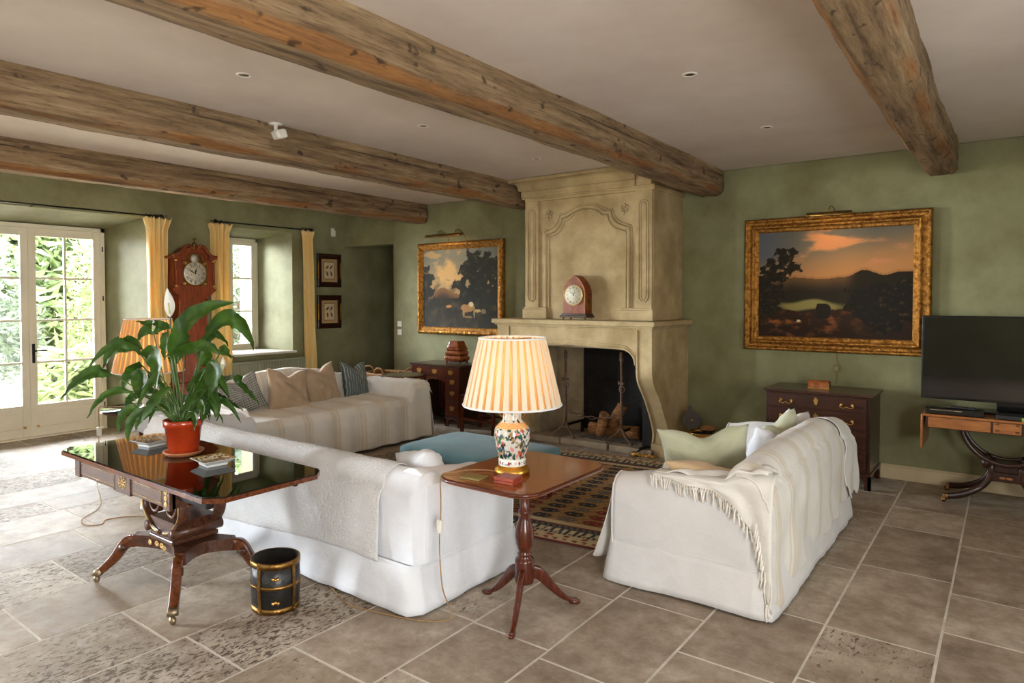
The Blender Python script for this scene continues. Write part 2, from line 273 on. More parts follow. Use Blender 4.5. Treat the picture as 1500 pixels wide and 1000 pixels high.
# ------------------------------------------------------------------ mesh helpers
def tag(o, label=None, cat=None, group=None, kind=None):
    if label: o['label'] = label
    if cat: o['category'] = cat
    if group: o['group'] = group
    if kind: o['kind'] = kind
    return o
def thing(name, label, cat, loc=(0, 0, 0), rz=0, group=None, rot=None):
    o = bpy.data.objects.new(name, None); COL.objects.link(o); o.location = loc
    o.rotation_euler = rot if rot else (0, 0, rz); o.empty_display_size = .1
    return tag(o, label, cat, group)
class MB:
    """collects geometry, builds ONE mesh object"""
    def __init__(s): s.v = []; s.f = []; s.c = []; s.sm = []; s.mi = []; s.cur = 0
    def add(s, vs, fs, col=None, smooth=True):
        k = len(s.v); s.v += [tuple(p) for p in vs]; s.f += [tuple(i+k for i in f) for f in fs]
        s.sm += [smooth]*len(fs); s.mi += [s.cur]*len(fs)
        if col is None: col = [(1, 1, 1)]*len(vs)
        elif len(col) == 3 and not hasattr(col[0], '__len__'): col = [col]*len(vs)
        s.c += list(col)
        return s
    def box(s, x0, y0, z0, x1, y1, z1, bev=0, seg=2, col=None, M=None):
        if x1 < x0: x0, x1 = x1, x0
        if y1 < y0: y0, y1 = y1, y0
        if z1 < z0: z0, z1 = z1, z0
        bm = bmesh.new(); bmesh.ops.create_cube(bm, size=1)
        for v in bm.verts: v.co = Vector(((x0+x1)/2+v.co.x*(x1-x0), (y0+y1)/2+v.co.y*(y1-y0), (z0+z1)/2+v.co.z*(z1-z0)))
        if bev: bmesh.ops.bevel(bm, geom=bm.edges[:], offset=min(bev, .49*min(x1-x0, y1-y0, z1-z0)), segments=seg, affect='EDGES', profile=.5)
        bm.verts.index_update()
        vs = [(M @ v.co if M else v.co.copy()) for v in bm.verts]; fs = [[v.index for v in f.verts] for f in bm.faces]; bm.free()
        return s.add(vs, fs, col, smooth=False)
    def grid(s, fn, nu, nv, cu=False, cv=False, col=None, smooth=True):
        vs = []; cs = []
        for i in range(nu):
            u = i/(nu if cu else nu-1)
            for j in range(nv):
                v = j/(nv if cv else nv-1); vs.append(fn(u, v))
                if col: cs.append(col(u, v))
        fs = []
        for i in range(nu if cu else nu-1):
            for j in range(nv if cv else nv-1):
                a = i*nv+j; b = ((i+1) % nu)*nv+j; c = ((i+1) % nu)*nv+(j+1) % nv; d = i*nv+(j+1) % nv
                fs.append((a, b, c, d))
        return s.add(vs, fs, cs or None, smooth)
    def lathe(s, prof, n=24, c=(0, 0, 0), cap=True, M=None, col=None):
        vs = []; fs = []; m = len(prof)
        for i in range(n):
            a = 2*pi*i/n
            for r, z in prof:
                p = Vector((c[0]+r*cos(a), c[1]+r*sin(a), c[2]+z)); vs.append(M @ p if M else p)
        for i in range(n):
            for j in range(m-1): fs.append((i*m+j, ((i+1) % n)*m+j, ((i+1) % n)*m+j+1, i*m+j+1))
        if cap:
            if prof[0][0] > 1e-4: fs.append(tuple(i*m for i in range(n))[::-1])
            if prof[-1][0] > 1e-4: fs.append(tuple(i*m+m-1 for i in range(n)))
        return s.add(vs, fs, col)
    def tube(s, pts, r, n=8, closed=False, cap=True):
        pts = [Vector(p) for p in pts]; m = len(pts); rr = r if hasattr(r, '__len__') else [r]*m
        vs = []; fs = []; up = None
        for i, p in enumerate(pts):
            a = pts[(i-1) % m] if (closed or i > 0) else p; b = pts[(i+1) % m] if (closed or i < m-1) else p
            t = (b-a).normalized() if (b-a).length > 1e-9 else Vector((0, 0, 1))
            if up is None: up = Vector((0, 0, 1)) if abs(t.z) < .9 else Vector((1, 0, 0))
            sd = t.cross(up).normalized(); up = sd.cross(t).normalized()
            for k in range(n):
                an = 2*pi*k/n; vs.append(p+sd*cos(an)*rr[i]+up*sin(an)*rr[i])
        for i in range(m if closed else m-1):
            for k in range(n): fs.append((i*n+k, ((i+1) % m)*n+k, ((i+1) % m)*n+(k+1) % n, i*n+(k+1) % n))
        if cap and not closed: fs.append(tuple(range(n))[::-1]); fs.append(tuple((m-1)*n+k for k in range(n)))
        return s.add(vs, fs)
    def sweep(s, pts, side, w, h, bev=.25):
        """rectangular section swept along pts; w along side vector, h across"""
        pts = [Vector(p) for p in pts]; side = Vector(side).normalized(); m = len(pts)
        ww = w if hasattr(w, '__len__') else [w]*m; hh = h if hasattr(h, '__len__') else [h]*m
        vs = []; fs = []
        for i, p in enumerate(pts):
            t = (pts[min(i+1, m-1)]-pts[max(i-1, 0)]).normalized(); nn = t.cross(side).normalized()
            a, b = ww[i]/2, hh[i]/2; c = min(a, b)*bev
            for x, y in ((-a, -b+c), (-a, b-c), (-a+c, b), (a-c, b), (a, b-c), (a, -b+c), (a-c, -b), (-a+c, -b)):
                vs.append(p+side*x+nn*y)
        n = 8
        for i in range(m-1):
            for k in range(n): fs.append((i*n+k, i*n+(k+1) % n, (i+1)*n+(k+1) % n, (i+1)*n+k))
        fs.append(tuple(range(n))); fs.append(tuple((m-1)*n+k for k in range(n))[::-1])
        return s.add(vs, fs)
    def prism(s, poly, axis, a, b, smooth=False):
        """poly in the two other axes (order x,y,z minus axis), extruded from a to b"""
        def P(q, t):
            q = list(q); q.insert('xyz'.index(axis), t); return tuple(q)
        n = len(poly); vs = [P(q, a) for q in poly]+[P(q, b) for q in poly]
        fs = [tuple(range(n))[::-1], tuple(range(n, 2*n))]+[(i, (i+1) % n, n+(i+1) % n, n+i) for i in range(n)]
        return s.add(vs, fs, smooth=smooth)
    def sball(s, c, r, n=10, sq=(1, 1, 1)):
        m = n//2+1
        pr = [(max(0, sin(pi*j/m))*r, -cos(pi*j/m)*r) for j in range(m+1)]
        k = len(s.v); s.lathe(pr, n, (0, 0, 0), cap=False)
        for i in range(k, len(s.v)):
            p = s.v[i]; s.v[i] = (c[0]+p[0]*sq[0], c[1]+p[1]*sq[1], c[2]+p[2]*sq[2])
        return s
    def xf(s, M, k=0):
        for i in range(k, len(s.v)): s.v[i] = tuple(M @ Vector(s.v[i]))
        return s
    def build(s, name, mat, parent=None, solid=0, vcol=False, weld=False, sub=0, autosm=True):
        me = bpy.data.meshes.new(name); me.from_pydata(s.v, [], s.f)
        for m_ in (mat if isinstance(mat, (list, tuple)) else [mat]): me.materials.append(m_)
        me.polygons.foreach_set('use_smooth', s.sm); me.polygons.foreach_set('material_index', s.mi)
        if vcol:
            ca = me.color_attributes.new('Col', 'FLOAT_COLOR', 'POINT')
            fl = []
            for c in s.c: fl += [c[0], c[1], c[2], 1]
            ca.data.foreach_set('color', fl)
        me.update()
        bm = bmesh.new(); bm.from_mesh(me)
        if weld: bmesh.ops.remove_doubles(bm, verts=bm.verts[:], dist=1e-5)
        bmesh.ops.recalc_face_normals(bm, faces=bm.faces[:])
        bm.to_mesh(me); bm.free()
        o = bpy.data.objects.new(name, me); COL.objects.link(o)
        if parent: o.parent = parent
        if sub:
            md = o.modifiers.new('s', 'SUBSURF'); md.levels = sub; md.render_levels = sub
        if solid:
            md = o.modifiers.new('t', 'SOLIDIFY'); md.thickness = solid; md.offset = 0
        return o
def B(*a, **k): return MB().box(*a, **k)
def interp(x, pts):
    if x <= pts[0][0]: return pts[0][1]
    for (a, va), (b, vb) in zip(pts, pts[1:]):
        if x <= b:
            t = (x-a)/(b-a); t = t*t*(3-2*t); return va+(vb-va)*t
    return pts[-1][1]
def lerpi(x, pts):
    if x <= pts[0][0]: return pts[0][1]
    for (a, va), (b, vb) in zip(pts, pts[1:]):
        if x <= b: return va+(vb-va)*(x-a)/(b-a)
    return pts[-1][1]
def nz(x, y, z=0, s=1): return noise.noise(Vector((x*s, y*s, z*s)))
def smooth_path(pts, n=6, closed=False):
    P = [Vector(p) for p in pts]; out = []; m = len(P)
    rng = range(m if closed else m-1)
    for i in rng:
        p0 = P[(i-1) % m] if (closed or i > 0) else P[i]; p1 = P[i]; p2 = P[(i+1) % m]; p3 = P[(i+2) % m] if (closed or i < m-2) else P[(i+1) % m]
        for k in range(n):
            t = k/n; t2 = t*t; t3 = t2*t
            out.append(.5*((2*p1)+(-p0+p2)*t+(2*p0-5*p1+4*p2-p3)*t2+(-p0+3*p1-3*p2+p3)*t3))
    if not closed: out.append(P[-1])
    return out
def copy_tree(o, parent=None):
    c = o.copy(); COL.objects.link(c); c.parent = parent
    for ch in list(o.children): copy_tree(ch, c)
    return c
def struct(o): o['kind'] = 'structure'; return o

# ------------------------------------------------------------------ the room
XL, YB, ZC, XR, YF = -8.25, 6.75, 2.9, 2.2, -3.5
def build_floor():
    m = MB(); rnd = random.Random(5)
    xs = [-.70, -.235, .24, .70, 1.2, 1.65, 2.2]; left = [-1.19, -1.66, -2.1, -2.62]
    x = -2.62
    while x > -9.3: x -= rnd.uniform(.36, .56); left.append(x)
    xs = sorted(left)+xs
    for a, b in zip(xs, xs[1:]):
        y = -3.5-rnd.random()*.6
        while y < 9.6:
            l = rnd.uniform(.5, .98); g = .0055
            if b > XL-.8 and (b > XL or y < 4.2 or y > 6):
                tone = rnd.random(); pit = rnd.random()**1.5 if a > -2.3 else rnd.random()**.55
                if a > -2.3: pit *= .75
                m.box(a+g, y+g, -.05, b-g, y+l-g, .0, bev=.0015, seg=1, col=(tone, pit, 0))
            y += l
    for k in range(len(m.v)):
        p = m.v[k]
        if p[2] > -.01: m.v[k] = (p[0]+.004*nz(p[0]*3, p[1]*3, 1), p[1]+.004*nz(p[0]*3, p[1]*3, 5), p[2])
    fl = struct(m.build('floor', floor_m, vcol=True))
    g = B(-9.6, -3.6, -.06, XR, 9.7, -.0012).build('grout_bed', grout_m, fl)
    return fl
build_floor()
struct(B(-9.1, YF-.1, ZC, XR, 9.7, ZC+.1).build('ceiling', ceil_m))
# wall with the windows: inner face, splayed reveals
def plaster(mb, name, m=wall_m):
    return struct(mb.build(name, m))
XO = -9.02
ops = [(-2.45, -1.05, -2.35, -1.2, 0, 0, 2.56, 2.44), (1.80, 3.80, 2.02, 3.60, 0, 0, 2.56, 2.45), (4.70, 5.80, 4.84, 5.69, .84, .84, 2.54, 2.47)]
def wall_left():
    m = MB(); q = lambda *p: m.add(p, [(0, 1, 2, 3)], smooth=False)
    ys = YF
    for (a, b, ao, bo, z0, z0o, z1, z1o) in ops:
        q((XL, ys, 0), (XL, a, 0), (XL, a, ZC), (XL, ys, ZC))
        q((XL, a, z1), (XL, b, z1), (XL, b, ZC), (XL, a, ZC))
        if z0 > 0:
            q((XL, a, 0), (XL, b, 0), (XL, b, z0), (XL, a, z0)); q((XL, a, z0), (XL, b, z0), (XO, bo, z0o), (XO, ao, z0o))
            q((XO, ao, -.1), (XO, bo, -.1), (XO, bo, z0o), (XO, ao, z0o))
        q((XL, a, z0), (XL, a, z1), (XO, ao, z1o), (XO, ao, z0o)); q((XL, b, z0), (XL, b, z1), (XO, bo, z1o), (XO, bo, z0o))
        q((XL, a, z1), (XL, b, z1), (XO, bo, z1o), (XO, ao, z1o))
        # outside lining of the opening
        q((XO, ao, z1o), (XO, bo, z1o), (XO, bo, 3.2), (XO, ao, 3.2))
        ys = b
    q((XL, ys, 0), (XL, 9.6, 0), (XL, 9.6, ZC), (XL, ys, ZC))
    yy = YF
    for (a, b, ao, bo, *_r) in ops:
        q((XO, yy, -.1), (XO, ao, -.1), (XO, ao, 3.2), (XO, yy, 3.2)); yy = bo
    q((XO, yy, -.1), (XO, 9.6, -.1), (XO, 9.6, 3.2), (XO, yy, 3.2))
    return plaster(m, 'wall_left')
wall_left()
m = MB(); PX = -7.18
m.box(PX, YB, 0, XR, YB+.25, ZC, bev=.012); m.box(XL, YB, 2.39, PX, YB+.25, ZC)
plaster(m, 'wall_back')
m = MB(); m.box(PX+.35, YB+.25, 0, PX+.45, 9.6, ZC); plaster(m, 'wall_passage')
m = MB(); m.box(XL, 9.5, 0, PX+.4, 9.6, ZC); plaster(m, 'wall_passage_end')
m = MB()
for a, b, z0, z1 in ((YF, YB, 0, ZC),):
    m.box(XR-.15, a, z0, XR, b, z1)
plaster(m, 'wall_right')
m = MB()
for a, b, z0, z1 in ((XL-.8, XR, 0, ZC),):
    m.box(a, YF-.1, z0, b, YF, z1)
plaster(m, 'wall_front')
base_m = pm('baseboard_cream', (190, 172, 136), (206, 188, 152), 3, .5, bump=.05)
m = MB(); m.box(-2.66, YB-.022, 0, XR-.15, YB, .115, bev=.006); m.box(-2.66, YB-.018, .115, XR-.15, YB, .13, bev=.005)
struct(m.build('baseboard_back', base_m))

# beams
def beam(x0, x1, y0, y1, h=.255, seed=0, label=''):
    w = x1-x0; ch = .045; L = y1-y0; rnd = random.Random(seed)
    prof = [(0, 0), (0, -.06), (0, -.12), (0, -h+ch+.03), (0, -h+ch), (ch*.5, -h+ch*.45), (ch, -h), (w*.3, -h), (w*.5, -h), (w*.7, -h), (w-ch, -h), (w-ch*.5, -h+ch*.45), (w, -h+ch), (w, -h+ch+.03), (w, -.12), (w, -.075), (w, -.068), (w, -.06), (w, 0)]
    edge = [0, 0, 0, .25, .45, .48, .42, .1, 0, .1, .42, .48, .45, .25, 0, 0, 0, 0, 0]
    nu = int(L/.05); vs = MB()
    def fn(u, v):
        k = round(v*(len(prof)-1)); x, z = prof[k]; y = y0+u*L
        d = .012*nz(y*1.4, k*.7, seed)+.006*nz(y*6, k*1.3, seed+9)
        wav = .012*sin(y*1.1+seed)
        px = x0+x+wav+(d if k > 11 else -d if k < 6 else 0); pz = ZC+z-(0 if k in (0, len(prof)-1) else d*.9 if 5 < k < 12 else 0)
        if k in (16,): px -= .02*max(0, .35+nz(y*.8, 3, seed)*2.2)      # drying crack along the side
        if k in (16, 15, 17): pz += .02*nz(y*.7, 1, seed)
        return (px, y, pz)
    def cf(u, v):
        k = round(v*(len(prof)-1)); e = edge[k]+.07*nz(u*L*1.1, k*.2, seed)
        e = max(0, e); ck = max(0, min(1, .5+nz(u*L*.7, 3, seed)*3)) if k == 16 else 0; return (e, ck, 0)
    vs.grid(fn, nu, len(prof), col=cf)
    n = len(prof); vs.f.append(tuple(range(n))); vs.sm.append(False); vs.mi.append(0)
    vs.f.append(tuple((nu-1)*n+i for i in range(n))); vs.sm.append(False); vs.mi.append(0)
    o = vs.build('beam', beam_m, vcol=True)
    tag(o, label, 'beam', 'exposed ceiling beams', 'structure'); return o
beam(-2.60, -2.34, YF, YB, seed=3, label='thick hewn oak ceiling beam running into the wall right of the chimney breast')
beam(-4.68, -4.43, YF, 6.42, seed=5, label='hewn oak ceiling beam that meets the left end of the chimney cornice')
beam(-6.74, -6.49, YF, YB, seed=8, label='hewn oak ceiling beam nearest to the windowed wall')
beam(-.61, -.37, YF, YB, seed=12, label='hewn oak ceiling beam above the large landscape painting')
beam(1.45, 1.69, YF, YB, seed=15, label='hewn oak ceiling beam above the television side of the room')

# door and window joinery -----------------------------------------------
def leaf(name, y0, y1, z0, z1, rows, cols, panel, x=XO+.03, parent=None, stile=.085, toprail=.09, botrail=.1):
    d = MB(); t = .022
    g0 = z0+panel; 
    d.box(x-t, y0, z0, x+t, y0+stile, z1, bev=.004); d.box(x-t, y1-stile, z0, x+t, y1, z1, bev=.004)
    d.box(x-t, y0+stile, z1-toprail, x+t, y1-stile, z1, bev=.004); d.box(x-t, y0+stile, z0, x+t, y1-stile, z0+botrail, bev=.004)
    if panel > botrail:
        d.box(x-t, y0+stile, g0-.05, x+t, y1-stile, g0, bev=.004); d.box(x-.008, y0+stile, z0+botrail, x+.008, y1-stile, g0-.05)
        d.box(x, y0+stile+.04, z0+botrail+.035, x+.016, y1-stile-.04, g0-.085, bev=.006)
    gy0, gy1, gz1 = y0+stile, y1-stile, z1-toprail
    if panel <= botrail: g0 = z0+botrail
    o = d.build(name, cream_m, parent)
    mm = MB()
    for i in range(1, cols):
        yy = gy0+(gy1-gy0)*i/cols; mm.box(x-.014, yy-.013, g0, x+.014, yy+.013, gz1, bev=.004)
    for i in range(1, rows):
        zz = g0+(gz1-g0)*i/rows; mm.box(x-.0135, gy0, zz-.013, x+.0135, gy1, zz+.013, bev=.004)
    mm.build('muntin', cream_m, o)
    B(x-.002, gy0, g0, x+.002, gy1, gz1).build('glass', glass_m, o)
    return o
dr = struct(thing('door_1', 'pair of cream glazed french doors with four rows of panes', 'french doors', (0, 0, 0)))
fm = MB(); fm.box(XO-.05, 2.02, 0, XO+.09, 2.06, 2.45); fm.box(XO-.05, 3.56, 0, XO+.09, 3.60, 2.45); fm.box(XO-.05, 2.02, 2.405, XO+.09, 3.60, 2.45)
fm.box(XO-.06, 2.02, -.08, XO+.10, 3.60, .018, bev=.004); fm.build('door_frame', cream_m, dr)
leaf('door_leaf', 2.06, 2.81, .02, 2.405, 4, 2, .36, parent=dr, stile=.075)
l2 = leaf('door_leaf', 2.812, 3.56, .02, 2.405, 4, 2, .36, parent=dr, stile=.075)
h = MB(); h.box(XO+.05, 2.835, .86, XO+.058, 2.865, 1.08, bev=.003); h.tube([(XO+.055, 2.85, 1.0), (XO+.1, 2.85, 1.0), (XO+.1, 2.97, 1.0)], .009); h.build('handle', iron_m, l2)
h = MB(); h.tube([(XO+.055, 2.75, .13), (XO+.075, 2.75, .13)], .015, 12); h.build('floor_bolt', brass_m, l2)
h = MB(); h.tube([(XO+.055, 2.88, .13), (XO+.075, 2.88, .13)], .015, 12); h.build('floor_bolt', brass_m, l2)
h = MB()
for z in (.3, .95, 1.6, 2.2): h.tube([(XO+.095, 3.575, z-.03), (XO+.095, 3.575, z+.03)], .007)
h.build('hinge', iron_m, l2)
wn = struct(thing('window_1', 'cream casement window with small panes in a deep reveal', 'window', (0, 0, 0)))
fm = MB(); fm.box(XO-.05, 4.84, .84, XO+.08, 4.875, 2.47); fm.box(XO-.05, 5.655, .84, XO+.08, 5.69, 2.47); fm.box(XO-.05, 4.84, 2.43, XO+.08, 5.69, 2.47); fm.box(XO-.05, 4.84, .84, XO+.08, 5.69, .88)
fm.build('window_frame', cream_m, wn)
leaf('sash', 4.875, 5.262, .88, 2.43, 3, 1, .0, parent=wn, stile=.05, toprail=.06, botrail=.06)
leaf('sash', 5.264, 5.655, .88, 2.43, 3, 1, .0, parent=wn, stile=.05, toprail=.06, botrail=.06)
struct(B(XO+.06, 4.69, .825, XL+.045, 5.84, .857, bev=.008).build('sill_1', sill_m))
# exterior masonry jamb seen through the small window
struct(B(XO-.42, 5.70, .5, XO-.06, 5.88, 2.9, bev=.01).build('wall_outside_jamb', extst_m))

# the garden outside -----------------------------------------------------
g = B(-45, -25, -.5, XO, 30, -.08).build('ground_terrace', gravel_m); struct(g)
def bush(name, loc, r, h, n, mat, seed, label, cat, grp, leafs=.06, long=3.4, trunk=True):
    rnd = random.Random(seed); root = thing(name, label, cat, loc, group=grp); m = MB()
    for i in range(n):
        th = rnd.uniform(0, 2*pi); ph = rnd.random(); q = rnd.uniform(.55, 1)
        c = Vector((cos(th)*sqrt(1-ph*ph*.8)*r[0]*q, sin(th)*sqrt(1-ph*ph*.8)*r[1]*q, (.08+ph*.92)*h*(q*.4+.6)))
        if rnd.random() < .35: c.z *= .6
        d = Vector((rnd.uniform(-1, 1), rnd.uniform(-1, 1), rnd.uniform(-.7, .6))).normalized()
        s = d.cross(Vector((rnd.uniform(-1, 1), rnd.uniform(-1, 1), rnd.uniform(-1, 1)))).normalized(); l = leafs*long*rnd.uniform(.7, 1.3); w = leafs*rnd.uniform(.6, 1)
        up = d.cross(s)*l*.12
        m.add([c, c+d*l*.4+s*w*.5+up, c+d*l+up*-.5, c+d*l*.4-s*w*.5+up], [(0, 1, 2), (0, 2, 3)])
    m.build('foliage', mat, root)
    t = MB()
    for i in range(5):
        a = rnd.uniform(0, 6.28); t.tube([(.1*cos(a), .1*sin(a), 0), (.3*r[0]*cos(a), .3*r[1]*sin(a), h*.4), (.6*r[0]*cos(a), .6*r[1]*sin(a), h*.8)], [.06, .045, .02], 6)
    t.build('stem', bark_m, root)
    return root
G = 'shrubs beyond the french doors'
bush('climbing_shrub', (-12.1, 7.45, -.08), (.85, .8), 3.3, 3500, grass2_m, 14, 'leafy green shrub close outside the small casement window', 'shrub', None)
bush('garden_shrub', (-14.4, 6.5, -.08), (1.8, 1.5), 3.9, 6000, grass_m, 1, 'tall bright narrow-leaved shrub filling the right leaf of the french doors', 'shrub', G)
bush('garden_shrub', (-15.8, 3.6, -.08), (1.8, 1.6), 3.4, 5000, grass2_m, 2, 'darker shrub seen through the left leaf of the french doors', 'shrub', G)
bush('garden_shrub', (-15.4, 9.5, -.08), (1.8, 1.8), 3.8, 4000, grass_m, 3, 'bright shrub seen through the small casement window', 'shrub', G)
bush('strappy_plant', (-12.2, 4.45, -.08), (.7, .5), .95, 700, grass_m, 4, 'low clump of strappy green leaves at the terrace edge', 'plant', None, .07, 6)
bush('strappy_plant', (-11.9, 5.4, -.08), (.5, .4), .8, 500, grass_m, 6, 'smaller strappy clump beside the reveal side of the glazed doors', 'plant', None, .07, 6)
bush('garden_tree', (-25, 3.4, -.08), (3.2, 3.2), 9.5, 4000, grass2_m, 5, 'large grey-green tree far behind the terrace shrubs', 'tree', None, .2)
bush('garden_tree', (-27, 17.5, -.08), (4, 4.2), 8.5, 2600, grass2_m, 9, 'dark tree standing beyond the small window', 'tree', None, .2)
bush('garden_hedge', (-19.6, 8.5, -.08), (1.4, 7), 5.5, 9000, grass_m, 10, 'long green hedge closing the garden behind the shrubs', 'hedge', None, .2)

# ------------------------------------------------------------------ chimneypiece
fp = thing('fireplace', 'tall carved limestone fireplace with deep mantel shelf and panelled overmantel', 'fireplace', (0, 0, 0))
sprof = [(6.26, 0), (6.26, .13), (6.22, .14), (6.24, .24), (6.19, .36), (6.10, .51), (6.01, .64), (5.92, .74), (5.87, .83), (5.855, .95), (5.85, 1.30)]
sp = [tuple(p) for p in smooth_path([(0, a, b) for a, b in sprof[2:]], 4)]
sp = [(6.25, 0), (6.25, .13)]+[(p[1], p[2]) for p in sp]
YW = YB-.003
for (a, b) in ((-2.88, -2.71), (-4.56, -4.38)):
    m = MB(); poly = sp+[(YW, 1.30), (YW, 0)]; m.prism(poly, 'x', a, b)
    m.box(a-.012, 6.225, 0, b+.012, YW, .135, bev=.008)
    # raised bead following the opening edge on the front
    e = b-.02 if a > -3 else a+.02; e = a+.02 if a > -3 else b-.02
    m.tube([(e, p[0]-.004, p[1]) for p in sp[2:]], .011, 6)
    m.build('jamb', stone_m, fp)
# lintel: front face with rounded opening corners
m = MB()
x0, x1 = -4.38, -2.88; arc = []
for k in range(7):
    a = pi/2*k/6; arc.append((x1-.16+.16*sin(a)-.0, 1.10-.16+.16*cos(a)))
top = [(x0+.16, 1.10), (-3.63, 1.125), (x1-.16, 1.10)]
inner = [(x0, .94)]+[(x0+.16-.16*sin(pi/2*(6-k)/6), 1.10-.16+.16*cos(pi/2*(6-k)/6)) for k in range(1, 7)]+[(-3.63, 1.125)]+arc
inner = inner[:-1]+[(x1, .94)]
outer_t = 1.30
# build strip quads between the opening curve and the top line
def strip(m, ya, yb):
    n = len(inner)
    vs = [(x, ya, z) for x, z in inner]+[(x, ya, outer_t) for x, z in inner]+[(x, yb, z) for x, z in inner]
    fs = [(i, i+1, n+i+1, n+i) for i in range(n-1)]+[(i, 2*n+i, 2*n+i+1, i+1) for i in range(n-1)]
    m.add(vs, fs, smooth=False)
strip(m, 5.85, 6.1)
m.box(-4.38, 6.1, 1.09, -2.88, YW, 1.30)
m.tube([(x, 5.846, z+.018) for x, z in inner], .010, 6)
m.tube([(x, 5.848, z+.045) for x, z in inner], .006, 6)
m.build('lintel', stone_m, fp)
m = MB()
for dz, d, h in ((1.295, .0, .018), (1.313, .018, .016), (1.329, .045, .05)):
    m.box(-4.565-d, 5.84-d, dz, -2.705+d, YW, dz+h, bev=.012 if h > .03 else .006, seg=3)
m.build('mantel_shelf', stone_m, fp)
ZT = 1.379
m = MB(); m.box(-4.30, 6.03, ZT, -2.78, YW, 2.66, bev=.006)
m.build('chimney_breast', stone_m, fp)
m = MB()
m.box(-4.30, 6.0, 2.655, -2.76, YW, 2.70, bev=.01); m.box(-4.33, 5.985, 2.685, -2.755, YW, 2.705, bev=.006)
m.box(-4.33, 5.97, 2.70, -2.955, YW, 2.77, bev=.01)
crn = []
for k in range(8):
    t = k/7; a = t*pi/2; crn.append((5.97-.07*(1-cos(a)), 2.77+.09*sin(a)))
m.prism(crn+[(5.90, 2.897), (YW, 2.897), (YW, 2.77)], 'x', -4.33, -2.955, smooth=False)
m.prism([(x, z) for x, z in [(-4.33+.07*0, 2.77)]+[(-4.33-.10*(1-cos(pi/2*k/6)), 2.77+.09*sin(pi/2*k/6)) for k in range(7)]+[(-4.43, 2.897), (-4.33, 2.897)]], 'y', 5.92, YW-.3)
m.box(-4.46, 5.88, 2.86, -2.955, YW, 2.897, bev=.01)
m.box(-2.955, 5.99, 2.70, -2.79, YW, 2.897, bev=.01)
m.build('cornice', stone_m, fp)
for a, b in ((-4.295, -4.12), (-2.965, -2.785)):
    m = MB(); m.box(a, 6.005, 1.50, b, 6.04, 2.66, bev=.005)
    xa, xb, za, zb = a+.04, b-.04, 1.57, 2.55
    loop = [(xa, za+.03), (xa+.03, za), (xb-.03, za), (xb, za+.03), (xb, zb-.04)]+[((xa+xb)/2+(xb-xa)/2*cos(pi*k/8), zb-.04+(xb-xa)/2*sin(pi*k/8)) for k in range(1, 8)]+[(xa, zb-.04)]
    m.tube([(x, 6.003, z) for x, z in loop], .009, 6, closed=True)
    cx = (xa+xb)/2; m.tube([(cx+(x-cx)*.55, 6.004, 2.06+(z-2.06)*.955) for x, z in loop], .006, 6, closed=True)
    m.build('pilaster', stone_m, fp)
for a, b in ((-4.32, -4.0), (-3.12, -2.765)):
    m = MB(); m.box(a, 5.985, ZT, b, 6.05, 1.485, bev=.008); m.box(a+.01, 5.993, 1.48, b-.01, 6.05, 1.505, bev=.008)
    m.build('pedestal', stone_m, fp)
# arched bolection moulding of the overmantel
hp = [(-4.03, 1.505), (-4.03, 1.9), (-4.03, 2.27), (-3.99, 2.31), (-3.91, 2.34), (-3.85, 2.42), (-3.83, 2.47), (-3.775, 2.475), (-3.66, 2.53), (-3.54, 2.55), (-3.42, 2.535), (-3.31, 2.475), (-3.255, 2.47), (-3.235, 2.41), (-3.17, 2.34), (-3.08, 2.305), (-3.04, 2.26), (-3.04, 1.9), (-3.04, 1.505)]
cx = -3.535
for off, r, y in ((0, .021, 6.026), (.034, .011, 6.026), (-.026, .010, 6.028)):
    m = MB(); m.tube([(p[0]+(off if p[0] < cx else -off)*(1 if abs(p[0]-cx) > .2 else .4), y, p[2]-(off*1.0 if p[2] > 2.28 else off*.3*(p[2] > 2.2))) for p in smooth_path([(x, 0, z) for x, z in hp], 5)], r, 8)
    m.build('arched_moulding', stone_m, fp)
for x in (-3.985, -3.09):
    m = MB()
    for k in range(5):
        a = 2*pi*k/5+.3; m.sball((x+.032*cos(a), 6.022, 2.505+.03*sin(a)), .018, 8, (1, .7, 1))
    m.sball((x, 6.018, 2.505), .014); m.tube([(x, 6.025, 2.47), (x-.012, 6.022, 2.435)], .005)
    m.build('rosette', stone_m, fp)
# firebox
m = MB()
m.box(-4.38, 6.69, .07, -2.88, YW, 1.12); m.box(-4.385, 6.3, .07, -4.30, 6.70, 1.12)
m.box(-4.385, 6.0, 1.09, -2.875, 6.72, 1.13)
m.build('firebox', soot_m, fp)
m = MB(); m.box(-3.93, 6.655, .1, -3.02, 6.69, 1.0, bev=.01); m.box(-3.02, 6.3, .07, -2.885, 6.69, 1.12); m.box(-3.93, 6.66, 1.0, -3.02, 6.69, 1.12)
m.build('fireback', iron_m, fp)
m = MB()
for i, (a, b) in enumerate(((-4.40, -3.95), (-3.94, -3.36), (-3.35, -2.86))):
    m.box(a, 6.16+.01*i, 0, b, 6.7, .07, bev=.012)
for k in range(len(m.v)):
    p = m.v[k]; m.v[k] = (p[0], p[1]+.015*nz(p[0]*5, 1, 3), p[2]+(.006*nz(p[0]*6, p[1]*6) if p[2] > .04 else 0))
m.build('hearth', stoned_m, fp)
m = MB(); m.grid(lambda u, v: (-3.8+.7*u, 6.3+.35*v, .071+.03*sin(pi*u)*sin(pi*v)+.012*nz(u*9, v*7)), 20, 12); m.build('ash_bed', ash_m, fp)

